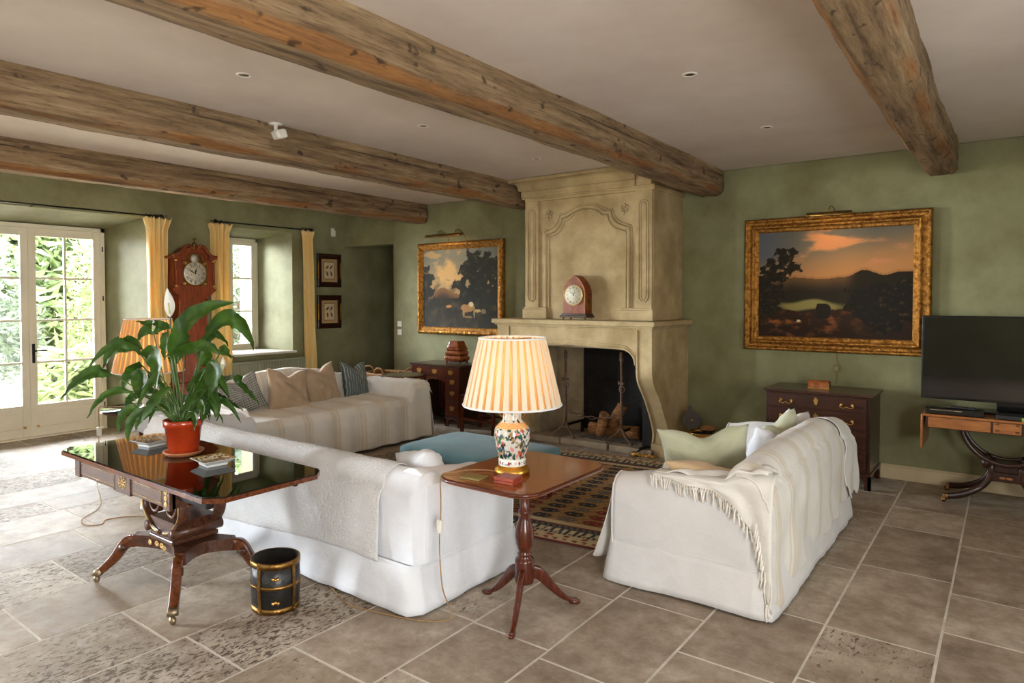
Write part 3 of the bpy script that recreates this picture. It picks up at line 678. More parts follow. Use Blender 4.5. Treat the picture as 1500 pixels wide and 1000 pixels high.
def andiron(x, y, lab):
    t = thing('andiron', lab, 'andiron', (x, y, .07), group=None)
    m = MB(); m.lathe([(.018, .12), (.016, .3), (.014, .5), (.013, .7), (.012, .86), (.02, .87), (.022, .9), (.013, .915), (.02, .93), (.016, .96), (0, .97)], 8); m.build('shaft', rust_m, t)
    m = MB()
    for dx, dy in ((-.15, -.06), (.15, -.06)):
        m.sweep(smooth_path([(0, 0, .17), (dx*.3, dy*.3, .11), (dx*.7, dy*.7, .05), (dx, dy, .01)], 4), (-dy, dx, 0), .02, .024)
    m.build('foot', rust_m, t)
    m = MB(); m.box(-.014, 0, .12, .014, .38, .145, bev=.003); m.box(-.012, .35, 0, .012, .375, .12); m.build('billet_bar', iron_m, t)
    m = MB(); m.tube([(.03*cos(a)+.012, -.012, .58+.035*sin(a)) for a in [2*pi*k/10 for k in range(10)]], .006, 6, closed=True)
    m.tube([(-.03, 0, .62), (-.03, 0, .66)], .01); m.box(-.035, -.015, .63, .03, .02, .65, bev=.004); m.build('hook_ring', rust_m, t)
    return t
andiron(-3.92, 6.25, 'tall wrought-iron andiron standing left of the logs, against pale stone')
andiron(-3.25, 6.28, 'tall rusty wrought-iron andiron standing right of the logs, against the black fireback')
m = MB(); n = 9
for k in range(n):
    x = -3.88+.6*k/(n-1); z = .36-.04*sin(pi*k/(n-1)); L = .045; r = .016
    fl = k % 2
    m.tube([(x+L*cos(a), 6.235+(r*sin(a) if fl else 0), z+(0 if fl else r*sin(a))) for a in [2*pi*j/10 for j in range(10)]], .005, 5, closed=True)
tag(m.build('iron_chain', rust_m), 'iron link chain strung between the two andirons', 'chain')
def log(name, p, q, r, lab, split=True):
    P, Q = Vector(p), Vector(q); d = (Q-P); L = d.length; M = Matrix.Translation(P) @ d.to_track_quat('Z', 'Y').to_matrix().to_4x4()
    m = MB()
    def fn(u, v):
        a = 2*pi*u; rr = r*(1+.12*nz(cos(a)*2, sin(a)*2, v*3+r*50))
        if split and cos(a) > .3: rr *= .55+.25*abs(sin(a))
        return M @ Vector((rr*cos(a), rr*sin(a), L*v))
    m.grid(fn, 20, 8, cu=True)
    m.f.append(tuple(i*8 for i in range(20))); m.f.append(tuple(i*8+7 for i in range(20))); m.sm += [False]*2; m.mi += [0]*2
    return tag(m.build(name, log_m), lab, 'log', 'split logs in the fireplace')
log('firewood_log', (-3.56, 6.40, .12), (-3.47, 6.34, .36), .062, 'split log standing on end, the leftmost in the hearth')
log('firewood_log', (-3.47, 6.46, .20), (-3.36, 6.52, .44), .058, 'split log leaning back just behind the upright one')
log('firewood_log', (-3.75, 6.5, .15), (-3.15, 6.52, .16), .07, 'dark log lying flat across the back of the hearth', False)
# fire tongs with ornate brass end on the hearth
t = thing('fire_tongs', 'fire irons with ornate brass ends lying on the hearth step by the right jamb', 'fire irons', (0, 0, 0))
m = MB()
for k in range(7): m.sball((-3.03+.035*k, 6.13+.006*(k % 2), .022+.006*((k*3) % 2)), .02 if k else .032, 8)
m.build('brass_end', brass_m, t)
m = MB(); m.tube([(-2.95, 6.17, .085), (-2.90, 6.35, .09)], .008); m.tube([(-3.03, 6.13, .03), (-2.95, 6.17, .085)], .008); m.tube([(-2.99, 6.17, .08), (-2.92, 6.38, .09)], .008); m.build('iron_shaft', iron_m, t)

# bracket clock on the mantel shelf
t = thing('bracket_clock', 'small lancet-arched mahogany bracket clock standing on the stone mantel shelf', 'clock', (-3.60, 5.97, ZT))
def arch_poly(w, h, sh, n=10):
    # pointed (lancet) arch outline
    R = ((h-sh)**2+w*w)/(2*w) if w else 1; pts = [(-w, 0), (w, 0), (w, sh)]
    c = w-R; a1 = atan2(h-sh, -c)
    for k in range(1, n+1):
        a = a1*k/n; pts.append((c+R*cos(a), sh+R*sin(a)))
    pts += [(-x, z) for x, z in reversed(pts[2:-1])]
    return pts
m = MB(); m.prism([(x, z+.06) for x, z in arch_poly(.135, .40, .2)], 'y', -.07, .07); m.build('case', clockw_m, t)
m = MB(); m.box(-.165, -.095, .025, .165, .095, .048, bev=.008); m.box(-.15, -.08, .045, .15, .08, .066, bev=.006); m.build('plinth', dmahogz_m, t)
m = MB()
for x, y in ((-.13, -.07), (.13, -.07), (-.13, .07), (.13, .07), (-.04, -.07)):
    m = MB(); m.sball((x, y, .013), .013, 8); m.build('ball_foot', brassd_m, t)
m = MB(); m.lathe([(0, 0), (.098, 0), (.1, .006), (.1, .012)], 32, M=Matrix.Translation((0, -.07, .255)) @ Matrix.Rotation(pi/2, 4, 'X')); dl = m.build('dial', dial_m, t)
m = MB(); m.tube([(.103*cos(2*pi*k/32), -.078, .255+.103*sin(2*pi*k/32)) for k in range(32)], .007, 6, closed=True); m.build('bezel', inlay_m, t)
def dial_marks(m, c, r, ax, ay, nrm, ln=.18, w=.05):
    """strokes standing for the roman hour figures; ax, ay: in-plane unit vectors"""
    cnt = [3, 1, 2, 3, 2, 1, 2, 3, 4, 2, 1, 2]
    for h in range(12):
        a = pi/2-2*pi*h/12; rad = ax*cos(a)+ay*sin(a); tg = -ax*sin(a)+ay*cos(a)
        for k in range(cnt[h]):
            o = (k-(cnt[h]-1)/2)*w*r*1.5
            p = c+rad*r*(1-ln)+tg*o; q = c+rad*r+tg*o*1.15
            s = tg*w*r*.3
            m.add([p-s+nrm, p+s+nrm, q+s+nrm, q-s+nrm], [(0, 1, 2, 3)], smooth=False)
def hand(m, c, r, ang, ax, ay, nrm, w):
    d = ax*sin(ang)+ay*cos(ang); s = ax*cos(ang)-ay*sin(ang)
    m.add([c-d*r*.15+nrm, c+s*w+d*r*.4+nrm, c+d*r+nrm, c-s*w+d*r*.4+nrm], [(0, 1, 2, 3)], smooth=False)
m = MB(); X_, Z_ = Vector((1, 0, 0)), Vector((0, 0, 1)); c = Vector((0, -.083, .255)); nn = Vector((0, -.001, 0))
dial_marks(m, c, .088, X_, Z_, nn, .2, .06); m.build('numerals', black_m, dl)
m = MB(); hand(m, c, .08, radians(-48), X_, Z_, nn*2, .004); hand(m, c, .05, radians(22), X_, Z_, nn*2, .005); m.sball((0, -.086, .255), .007)
for x in (-.028, .028): m.sball((x, -.084, .248), .004)
m.build('hands', black_m, dl)
m = MB(); m.tube([(x, -.072, z) for x, z in ((-.06, .11), (0, .085), (.06, .11), (0, .135))], .0025, 5, closed=True)
m.tube([(x, -.071, z+.06) for x, z in arch_poly(.128, .39, .2)], .003, 5, closed=True)
m.build('inlay', inlay_m, t)
m = MB(); m.tube([(.137, .0, .27), (.15, 0, .27)], .012, 10); m.box(.135, -.035, .10, .139, .035, .22, bev=.001); m.build('side_fret', brassd_m, t)

# ------------------------------------------------------------------ framed pictures
def mitred(m, w, h, prof, orn=None, seg=14):
    """prof: (inset, height) list; frame in local x,z plane, facing -y"""
    cs = [(-1, -1), (1, -1), (1, 1), (-1, 1)]
    for e in range(4):
        a, b = cs[e], cs[(e+1) % 4]; n = seg if e % 2 == 0 else seg; k0 = len(m.v); np_ = len(prof)
        n = int(max(w, h)*100) if orn else 2
        for i in range(n):
            t = i/(n-1)
            for j, (ins, d) in enumerate(prof):
                ax, az = a[0]*(w/2-ins), a[1]*(h/2-ins); bx, bz = b[0]*(w/2-ins), b[1]*(h/2-ins)
                o = orn[j] if orn else 0
                L = w if e % 2 == 0 else h
                dd = d+o*(.5+.5*sin(t*L*2*pi/.036+j))*(.6+.4*sin(t*L*2*pi/.11))
                m.v.append((ax+(bx-ax)*t, -dd, az+(bz-az)*t)); m.c.append((1, 1, 1))
        for i in range(n-1):
            for j in range(np_-1):
                m.f.append((k0+i*np_+j, k0+(i+1)*np_+j, k0+(i+1)*np_+j+1, k0+i*np_+j+1)); m.sm.append(True); m.mi.append(0)
def canvas(parent, w, h, fn, nx, ny, mat=art_m, y=-.02, name='canvas'):
    m = MB(); m.grid(lambda u, v: ((u-.5)*w, y, (v-.5)*h), nx, ny, col=lambda u, v: lin(fn(u, v)), smooth=False)
    return m.build(name, mat, parent, vcol=True)
def mix(a, b, t): t = max(0, min(1, t)); return tuple(x+(y-x)*t for x, y in zip(a, b))
def ss(a, b, x): t = max(0, min(1, (x-a)/(b-a))); return t*t*(3-2*t)
def fbm(x, y, s=1, o=4, seed=0):
    v = 0; a = 1; t = 0
    for k in range(o): v += a*noise.noise(Vector((x*s*2**k, y*s*2**k, seed+k*7.3))); t += a; a *= .55
    return v/t
def paint_right(u, v):
    sky = mix((176, 124, 74), (98, 94, 82), ss(.55, .95, v+.25*(.5-u)))
    sky = mix(sky, (86, 88, 92), ss(.3, 0, u)*ss(.6, .8, v))
    cl = fbm(u*1.0, v*3.2, 3, 5, 2)+.35*exp(-((u-.48)/.2)**2-((v-.9)/.12)**2)
    sky = mix(sky, (188, 128, 84), ss(.12, .45, cl)*ss(.58, .72, v))
    c = sky
    hl = .55+.03*fbm(u, 0, 5, 3, 4)+.07*exp(-((u-.71)/.09)**2)+.05*ss(.75, 1, u)
    if v < hl+.02: c = mix((96, 70, 40), (40, 32, 20), ss(hl+.01, hl-.14, v)) if v < hl else mix(c, (150, 100, 56), .5)
    if v < hl and u > .58 and v < hl-.0: c = mix(c, (34, 27, 14), ss(.58, .68, u))
    pw = (u-.36)/.26; pv = (v-.30-.015*sin(u*20))/.055
    if pw*pw+pv*pv < 1+.5*fbm(u, v, 12, 2, 5): c = mix((132, 120, 66), (58, 52, 30), ss(.3, 1, pw*pw+pv*pv))
    if v < .36 and u > .0:
        g = .24+.1*fbm(u, 1, 6, 4, 6)+.05*ss(.55, .75, u)
        if v < g:
            r = fbm(u, v*1.6, 11, 4, 7); c = mix((46, 28, 12), (150, 84, 38), ss(-.05, .35, r)*ss(.9, .4, u)*ss(g+.02, g-.06, v)*.9)
    bl = exp(-((u-.45)/.055)**4-((v-.25)/.08)**4)+.3*fbm(u, v, 20, 3, 8)
    if bl > .55: c = (32, 26, 14)
    for (x, y, rx, ry) in ((.06, .52, .09, .15), (.14, .62, .09, .10), (.17, .76, .07, .07), (.24, .66, .055, .05), (.1, .7, .05, .05), (.23, .8, .035, .035), (.05, .36, .1, .16), (.13, .42, .05, .12)):
        if ((u-x)/rx)**2+((v-y)/ry)**2 < 1+3.6*fbm(u, v, 20, 5, 9): c = mix((30, 26, 15), (58, 44, 22), ss(0, .5, fbm(u, v, 30, 2, 3)))
    for (x, y, rx, ry) in ((.72, .33, .13, .14), (.85, .25, .16, .2), (.8, .42, .08, .07), (.97, .35, .1, .2)):
        if ((u-x)/rx)**2+((v-y)/ry)**2 < 1+2.6*fbm(u, v, 14, 5, 11): c = mix((26, 21, 12), (74, 54, 24), ss(.1, .55, fbm(u, v, 24, 3, 13)))
    if ((u-.285)/.012)**2+((v-.155)/.012)**2 < 1: c = (226, 200, 160)
    c = mix(c, (20, 15, 8), .25*ss(.25, 0, v))
    return c
def paint_left(u, v):
    c = mix((178, 148, 100), (122, 122, 110), ss(.5, .95, v))
    cl = fbm(u, v*1.3, 4, 5, 21)
    k = exp(-((u-.38)/.22)**2-((v-.62)/.14)**2)+exp(-((u-.37)/.10)**2-((v-.76)/.12)**2)
    c = mix(c, (214, 174, 116), ss(.25, 1.1, k+1.6*fbm(u, v, 7, 5, 31))); c = mix(c, (196, 160, 104), ss(.3, .6, exp(-((u-.14-.8*(.93-v))/.14)**2-((v-.93)/.05)**2)+1.2*fbm(u, v, 9, 4, 33))*.8)
    c = mix(c, (128, 104, 70), ss(.05, .4, fbm(u, v, 7, 3, 23))*ss(.7, .6, v))
    hl = .42+.09*exp(-((u-.28)/.13)**2)+.015*fbm(u, 0, 12, 3, 24)
    if v < hl: c = mix((134, 96, 58), (58, 44, 28), ss(hl, hl-.14, v))
    if v < .37+.03*fbm(u, 3, 6, 3, 25): c = mix((42, 38, 28), (74, 62, 42), ss(-.1, .4, fbm(u, v, 9, 4, 26)))
    for (x, y, rx, ry) in ((.0, .6, .13, .17), (.04, .45, .1, .12), (.6, .72, .1, .15), (.72, .72, .16, .24), (.84, .7, .16, .24), (.95, .6, .12, .26), (.5, .53, .1, .07), (.62, .5, .12, .12), (.8, .4, .3, .2)):
        if ((u-x)/rx)**2+((v-y)/ry)**2 < 1+2.6*fbm(u, v, 12, 5, 27): c = mix((36, 36, 26), (78, 72, 50), ss(.0, .5, fbm(u, v, 13, 3, 28))*.8+.25*ss(.65, .9, u))
    for (x, y, rx, ry, col) in ((.61, .25, .09, .05, (176, 128, 78)), (.66, .30, .03, .03, (218, 196, 150)), (.56, .2, .012, .06, (170, 140, 100)), (.70, .2, .012, .07, (150, 130, 96)), (.74, .22, .04, .02, (196, 162, 104)), (.36, .27, .04, .018, (190, 130, 76)), (.62, .14, .06, .012, (150, 120, 80)), (.82, .21, .03, .03, (130, 110, 80))):
        if ((u-x)/rx)**2+((v-y)/ry)**2 < 1+.9*fbm(u, v, 20, 3, 29): c = col
    c = mix(c, (90, 84, 72), .22*ss(.3, .05, v))
    return c
def big_frame(name, label, cat, cx, cz, w, h, fw, fn, nx, ny, prof, orn):
    t = thing(name, label, cat, (cx, YB-.012, cz))
    m = MB(); mitred(m, w, h, prof, orn); m.build('gilt_frame', gilt_m, t)
    canvas(t, w-2*fw+.01, h-2*fw+.01, fn, nx, ny, y=-.028)
    B(-w/2+.03, -.02, -h/2+.03, w/2-.03, .0, h/2-.03).build('backing_board', dark_m, t)
    return t
pR = [(0, 0), (0, .035), (.008, .05), (.02, .055), (.03, .05), (.034, .042), (.055, .036), (.07, .05), (.082, .062), (.092, .062), (.1, .05), (.108, .036), (.122, .04), (.132, .034), (.14, .026)]
oR = [0, .002, .008, .009, .006, 0, 0, 0, 0, 0, 0, .003, .007, .003, 0]
big_frame('landscape_painting', 'wide sunset landscape painting in a heavy gilt frame above the chest of drawers', 'painting', -1.325, 1.735, 1.58, 1.275, .14, paint_right, 200, 150, pR, oR)
pL = [(0, 0), (0, .04), (.01, .058), (.03, .066), (.05, .062), (.06, .05), (.075, .046), (.09, .036), (.1, .028)]
oL = [0, .003, .012, .014, .012, .005, 0, .004, 0]
big_frame('landscape_painting', 'nearly square cloudy landscape painting in a gilt frame above the kneehole desk', 'painting', -5.88, 1.735, 1.50, 1.245, .10, paint_left, 150, 130, pL, oL)
def picture_light(x0, x1, z, ylamp, arms, label, en):
    t = thing('picture_light', label, 'picture light', ((x0+x1)/2, ylamp, z)); w = (x1-x0)/2
    m = MB()
    m.grid(lambda u, v: ((2*u-1)*w, .03*cos(pi*(.05+1.1*v)), .03*sin(pi*(.05+1.1*v))-.01), 2, 12); 
    for s in (-1, 1):
        m.add([(s*w, 0, -.012)]+[(s*w, .03*cos(pi*(.05+1.1*k/11)), .03*sin(pi*(.05+1.1*k/11))-.01) for k in range(12)], [(0, k+1, k+2) for k in range(11)], smooth=False)
    m.build('hood', brassd_m, t, solid=.002)
    m = MB()
    yb = YB-.03-ylamp
    for a in arms:
        m = MB(); m.tube(smooth_path([(a, 0, .018), (a, .0, .045), (a+.01, .05, .075), (a+.02, yb*.7, .04), (a+.03, yb, -.03), (a+.03, yb, -.075)], 4), .005, 6); m.build('arm', brassd_m, t)
    m = MB(); m.tube([(-w*.7, 0, -.004), (w*.7, 0, -.004)], .009); m.build('bulb', bulb_m, t)
    l = light('picture_lamp', 'AREA', (0, .0, -.022), en, (1, .66, .34), (radians(-28), 0, 0), w*1.3, .03); l.parent = t
picture_light(-1.50, -1.13, 2.36, 6.53, (.0,), 'slim brass picture light over the wide sunset landscape', 1.5)
picture_light(-6.32, -5.70, 2.43, 6.55, (-.1, .2), 'broad brass picture light over the nearly square landscape', 1.2)
# framed bird prints on the window wall
def bird_fn(seed):
    r = random.Random(seed); bs = [(.3, .7, r.uniform(.6, 1.1)), (.68, .7, r.uniform(.6, 1.1)), (.3, .3, r.uniform(1.6, 2.4)), (.7, .3, r.uniform(1.2, 2.2))]
    def fn(u, v):
        U, V = (u-.5)*2, (v-.5)*2
        if abs(U) > .62 or abs(V) > .68: 
            if abs(U) < .68 and abs(V) < .74: return (80, 58, 30)
            return (178, 146, 96)
        uu, vv = (U/.62+1)/2, (V/.68+1)/2; c = (206, 186, 146)
        for (x, y, a) in bs:
            dx, dy = uu-x, (vv-y)*1.25; p = dx*cos(a)+dy*sin(a); q = -dx*sin(a)+dy*cos(a)
            if (p/.2)**2+(q/.06)**2 < 1+.5*fbm(u, v, 20, 2, seed) or ((p-.15)/.05)**2+(q/.045)**2 < 1: c = (44, 38, 28)
            if abs(q+.1) < .012 and abs(p) < .12: c = (90, 70, 40)
        return c
    return fn
for zc, sd, lb in ((2.02, 3, 'upper'), (1.40, 8, 'lower')):
    t = thing('bird_print', '%s of the two dark-framed bird prints right of the small window' % lb, 'framed print', (XL+.004, 6.435, zc), rot=(0, 0, radians(90)), group='framed bird prints')
    m = MB(); mitred(m, .44, .50, [(0, 0), (0, .02), (.012, .028), (.05, .02), (.07, .026), (.078, .012)]); m.build('frame', dmahogz_m, t)
    canvas(t, .30, .36, bird_fn(sd), 60, 72, paper_m, y=-.012, name='print')
    B(-.213, -.03, -.12, -.196, -.018, .12, bev=.003).build('gilt_strip', gold_m, t); B(.196, -.03, -.12, .213, -.018, .12, bev=.003).build('gilt_strip', gold_m, t)
    B(-.2, -.008, -.23, .2, 0, .23).build('backing', dark_m, t)

# switches
for z, lb in ((1.235, 'upper of the two white light switches beside the passage'), (1.115, 'lower of the two white light switches beside the passage')):
    t = thing('light_switch', lb, 'light switch', (-7.05, YB, z), group='light switches by the passage')
    B(-.04, -.009, -.04, .04, 0, .04, bev=.003).build('plate', plast_m, t); B(-.018, -.013, -.025, .018, -.008, .025, bev=.003).build('rocker', plast_m, t)
# recessed spots
SP = [((-1.51, 3.75), 'recessed ceiling spotlight above the striped-throw sofa, nearer the camera'), ((-1.50, 5.25), 'recessed ceiling spotlight in front of the large landscape painting'),
      ((-3.56, 3.66), 'recessed ceiling spotlight above the blue ottoman'), ((-3.55, 5.14), 'recessed ceiling spotlight in front of the chimney cornice'), ((-3.59, 2.21), 'recessed ceiling spotlight above the quilted sofa back')]
for (x, y), lb in SP:
    t = thing('ceiling_spotlight', lb, 'ceiling spotlight', (x, y, ZC), group='recessed ceiling spotlights')
    m = MB(); m.lathe([(.028, -.001), (.03, -.006), (.042, -.006), (.045, -.0005)], 20, cap=False); m.build('rim', plast_m, t)
    m = MB(); m.lathe([(0, -.0015), (.029, -.002)], 20, cap=False); m.build('lamp_face', rust_m, t)
t = thing('ceiling_sensor', 'white angled sensor fixed to the ceiling beside the middle beam', 'sensor', (-4.40, 2.96, ZC))
m = MB(); m.lathe([(.05, 0), (.05, -.012), (.015, -.014), (.015, -.05)], 16); m.build('mount', plast_m, t)
B(-.05, -.045, -.115, .05, .045, -.045, bev=.018, M=Matrix.Rotation(.35, 4, 'X')).build('head', plast_m, t)
t = thing('wall_sensor', 'small white sensor high in the corner by the passage', 'sensor', (XL+.01, 6.5, 2.58))
B(0, -.03, -.05, .05, .03, .05, bev=.012).build('head', plast_m, t); B(-.01, -.02, .03, .03, .02, .08, bev=.005).build('mount', plast_m, t)

# ------------------------------------------------------------------ bookcase in the passage
t = thing('bookcase', 'dark bookcase glimpsed through the passage opening', 'bookcase', (-6.97, 7.1, 0))
m = MB(); m.box(0, 0, 0, .13, .02, 2.36); m.box(0, 1.2, 0, .13, 1.22, 2.36)
for z in (0, .75, 1.15, 1.55, 1.95, 2.34): m.box(0, .02, z, .13, 1.2, z+.03)
m.build('carcass', rosed_m, t)
r = random.Random(4)
for z in (.78, 1.18, 1.58, 1.98):
    y = 7.14; k = 0
    while y < 7.7:
        w = r.uniform(.03, .055); h = r.uniform(.24, .33); b = B(-6.955, y, z, -6.85, y+w-.002, z+h, bev=.004).build('book', bookm[r.randrange(4)])
        tag(b, 'old bound book on the passage bookcase shelf', 'book', 'books in the passage bookcase'); y += w; k += 1

# ------------------------------------------------------------------ sofas under loose covers
class Sofa:
    def __init__(s, L, D, back, arm, r=.095, seatz=.46, inner=.27):
        s.L, s.D, s.back, s.arm, s.r, s.seatz, s.inner = L, D, back, arm, r, seatz, inner
    def hb(s, x): return interp(x, s.back)
    def back_len(s, x):
        h = s.hb(x); return (h-s.r), pi*s.r, hypot(h-s.r-.4, .06)
    def bp(s, x, d, e=0.0):
        """point on the back section; d = distance along it from the outer foot; e offset"""
        l1, l2, l3 = s.back_len(x); h = s.hb(x); r = s.r
        if d <= l1: return Vector((x, e-.02*(1-d/l1)+.02, max(0, d))), 0
        if d <= l1+l2:
            a = (d-l1)/r; return Vector((x, -r+(r+e)*cos(a), h-r+(r+e)*sin(a))), 1
        t = min(1, (d-l1-l2)/l3); return Vector((x, -2*r-e-.06*t, h-r+(.4-h+r)*t)), 2
def wr(x, y, z, seed=0): return .010*nz(x*2.2, y*2.2+seed, z*2.6)+.005*nz(x*7+seed, y*7, z*7)
def make_sofa(S, label, loc, rz, fab, cushions=3, group=None, sk=.23, flare=.035):
    t = thing('sofa', label, 'sofa', loc, rz, group)
    L, D = S.L, S.D; h2 = L/2
    # back
    m = MB(); n = 70; k = 36
    def bk(u, v):
        x = -h2+L*u; l = sum(S.back_len(x)); p, sg = S.bp(x, .10+(l-.10)*v)
        q = wr(p.x, p.y, p.z, 3); p.y += q if sg == 0 else 0; p.z += q if sg == 1 else 0
        if sg == 0: p.y += .012*sin(pi*min(1, p.z/S.hb(x)))
        return p
    m.grid(bk, n, k)
    for e in (0, n-1): m.f.append(tuple(e*k+j for j in range(k))); m.sm.append(True); m.mi.append(0)
    m.build('backrest', fab, t)
    # arms
    for sgn in (-1, 1):
        m = MB(); nu, nv = 40, 30; aw = .19
        def am(u, v):
            y = -.05-(D-.06-.05)*u; h = interp(-y, S.arm); R = aw/2
            # section: inner foot -> up -> roll -> outer foot
            l1 = h-R-.12; l2 = pi*R; tot = 2*l1+l2; d = v*tot
            if d < l1: X, Z = -R, .12+d
            elif d < l1+l2: a = pi-(d-l1)/R; X, Z = R*cos(a), h-R+R*sin(a)
            else: X, Z = R, h-R-(d-l1-l2)
            if X > 0: X += .012*sin(pi*max(0, Z-.12)/(h-.12))+wr(y, Z, 4, sgn)+.010*sin(y*9+Z*3)*max(0, (.6-Z))
            f = 1-.10*ss(.86, 1, u)*(1 if Z > h-R*1.2 else 0)
            return Vector((sgn*(h2-aw/2+X), y*(1)+.0*f, Z))
        m.grid(am, nu, nv)
        for e in (0, nu-1): m.f.append(tuple(e*nv+j for j in range(nv))); m.sm.append(False); m.mi.append(0)
        m.build('arm', fab, t)
        # piping down the front of the arm
        m = MB(); pts = [am(1, v/20)+Vector((0, -.004, 0)) for v in range(21)]; m.tube(pts, .006, 5); m.build('piping', fab, t)
    # base
    B(-h2+.03, -D+.06, .13, h2-.03, -.02, .30, bev=.02).build('base', fab, t)
    # seat cushions
    cw = (L-.40)/cushions
    for i in range(cushions):
        m = MB(); x0 = -h2+.20+cw*i; cx, cy, cz = x0+cw/2, (-D-.04-S.inner+.02)/2, (.28+S.seatz)/2; sx, sy, sz = cw/2-.004, (D+.04-S.inner+.04)/2, (S.seatz-.28)/2+.012
        def cu(u, v):
            a = 2*pi*u; b = pi*(v-.5); ex, ez = .22, .45
            sg = lambda q: (1 if q >= 0 else -1)
            X = sg(cos(a))*abs(cos(a))**ex*abs(cos(b))**ez; Y = sg(sin(a))*abs(sin(a))**ex*abs(cos(b))**ez; Z = sg(sin(b))*abs(sin(b))**.6
            return Vector((cx+sx*X, cy+sy*Y, cz+sz*Z*(1+.12*(1-X*X)*(1-Y*Y))+wr(X+i, Y, Z, 9)*.8))
        m.grid(cu, 48, 17, cu=True); m.build('seat_cushion', fab, t)
    # skirt all round, gently fluted, with kick pleats
    m = MB(); per = []
    def line(a, b, n):
        for q in range(n): per.append((a[0]+(b[0]-a[0])*q/n, a[1]+(b[1]-a[1])*q/n))
    c = .02
    line((h2-c, .03), (-h2+c, .03), 90); line((-h2, .03-c), (-h2, -D+.05), 30); line((-h2, -D+.04), (h2, -D+.04), 90); line((h2, -D+.05), (h2, .03-c), 30)
    cxm, cym = 0, (-D+.03)/2; ns = len(per)
    def sk_(u, v):
        i = round(u*ns) % ns; x, y = per[i]; z = .012+sk*(1-v)
        ox = 0 if abs(y-.03) < .001 or abs(y+D-.04) < .001 else (1 if x > 0 else -1); oy = 1 if abs(y-.03) < .001 else (-1 if abs(y+D-.04) < .001 else 0)
        if oy == 0 or abs(x) > h2-.06: ox = 1 if x > 0 else -1
        f = v*(flare+.008*nz(x*9, y*9, 1)+.014*nz(x*3.5, y*3.5, 7)); pl = -.02*v*exp(-((abs(x)-h2+.03)/.012)**2) if oy else 0
        return Vector((x+ox*(f+.004), y+oy*(f+.004+pl), z+.008*nz(x*2, y*2, 3)*v))
    m.grid(sk_, ns, 8, cu=True); m.build('skirt', fab, t, solid=.006)
    m = MB(); m.tube([Vector(sk_(i/ns, 0))+Vector((0, 0, 0)) for i in range(ns)], .0055, 5, closed=True); m.build('piping', fab, t)
    for sx in (-1, 1):
        for y in (-.08, -D+.14):
            m = MB(); m.lathe([(.022, .05), (.028, .14)], 10, c=(sx*(h2-.1), y, 0)); m.sball((sx*(h2-.1), y, .026), .026, 10, (.6, 1, 1)); m.build('castor', cast_m, t)
    return t
S1 = Sofa(2.86, .84, [(-1.43, .66), (-1.36, .74), (-1.27, .80), (-1.05, .835), (-.8, .80), (-.3, .83), (.05, .85), (.3, .84), (.75, .80), (1.05, .83), (1.27, .80), (1.36, .74), (1.43, .66)], [(.05, .72), (.25, .69), (.5, .66), (.78, .60)])
# sofa 1: local +x runs to world -X
S1.back = [(-x, z) for x, z in reversed([(1.43, .72), (1.33, .77), (1.23, .82), (1.1, .842), (.88, .835), (.6, .80), (.34, .80), (.12, .84), (-.33, .83), (-.7, .795), (-1.1, .80), (-1.3, .77), (-1.43, .70)])]
sofa1 = make_sofa(S1, 'white slip-covered camelback sofa with its back to the regency table', (-3.81, 2.40, 0), pi, white_m)
S2 = Sofa(2.06, .88, [(-1.03, .66), (-.9, .70), (-.5, .755), (0, .765), (.5, .755), (.9, .735), (1.03, .70)], [(.05, .66), (.3, .645), (.6, .635), (.82, .60)])
sofa2 = make_sofa(S2, 'cream slip-covered sofa on the right with its arm end towards the camera', (-.97, 4.40, 0), -pi/2, cream_f, 3)
S3 = Sofa(2.36, .92, [(-1.21, .58), (-1.05, .66), (-.75, .76), (-.3, .83), (0, .835), (.3, .80), (.7, .72), (1.0, .64), (1.21, .60)], [(.05, .62), (.4, .62), (.8, .60)])
sofa3 = make_sofa(S3, 'cream sofa with striped throw and four cushions in front of the radiator', (-6.32, 4.33, 0), pi/2, cream_f, 3)

# quilted bedspread over the back of sofa 1 (local x positive -> world left)
def drape_back(S, xa, xb, n, k, inner_d, hem, e, fold, mat, name, label, cat, root, seed=0, col=None, extra=None, lift=None):
    m = MB()
    def fn(u, v):
        x = xa+(xb-xa)*u; l1, l2, l3 = S.back_len(x); hz = hem(x); tot = l1+l2+inner_d-hz; d = hz+tot*v
        p, sg = S.bp(x, d, e)
        dep = max(0, (l1-d)/l1)
        if sg == 0: p.y += .016*ss(0, .12, dep)+dep*(.026+fold*1.6*(sin(x*11+3*nz(x, dep, seed)*3)+.6*sin(x*23+seed+2*nz(x*2, d, 1))))+.010*ss(0, .2, dep)*nz(x*4, d*3, seed)
        else: p.z += .006*nz(x*6, d*9, seed)
        if extra: p = extra(x, d, l1, p)
        return p
    m.grid(fn, n, k, col=(lambda u, v: col(xa+(xb-xa)*u, v)) if col else None)
    o = m.build(name, mat, None, solid=.007, vcol=bool(col))
    o.location = root.location; o.rotation_euler = root.rotation_euler
    return tag(o, label, cat)
drape_back(S1, -1.19, 1.42, 200, 60, .22, lambda x: .20-.035*sin(x*2.2+.5)+.03*ss(.6, 1.4, x), .012, .004, quilt_m, 'quilted_bedspread',
           'off-white quilted bedspread hanging over the back of the camelback sofa', 'bedspread', sofa1, 2)
# cloth corner over the far-left arm
m = MB()
m.grid(lambda u, v: (-.09+.2*nz(v, u, 1)*v+.30*v*(1-u)*.6+.0, -.02-.62*u, .0) if False else Vector((1.45+.30*v*(1-.5*u)+.01*nz(u*8, v*8), .02-.55*u-.02*v, .74-.20*v**1.3-.05*u*v+.015*sin(u*20)*v)), 24, 16)
o = m.build('cotton_sheet', white_m, None, solid=.006); o.location = sofa1.location; o.rotation_euler = sofa1.rotation_euler
tag(o, 'white sheet corner flopping over the far arm of the camelback sofa', 'sheet')

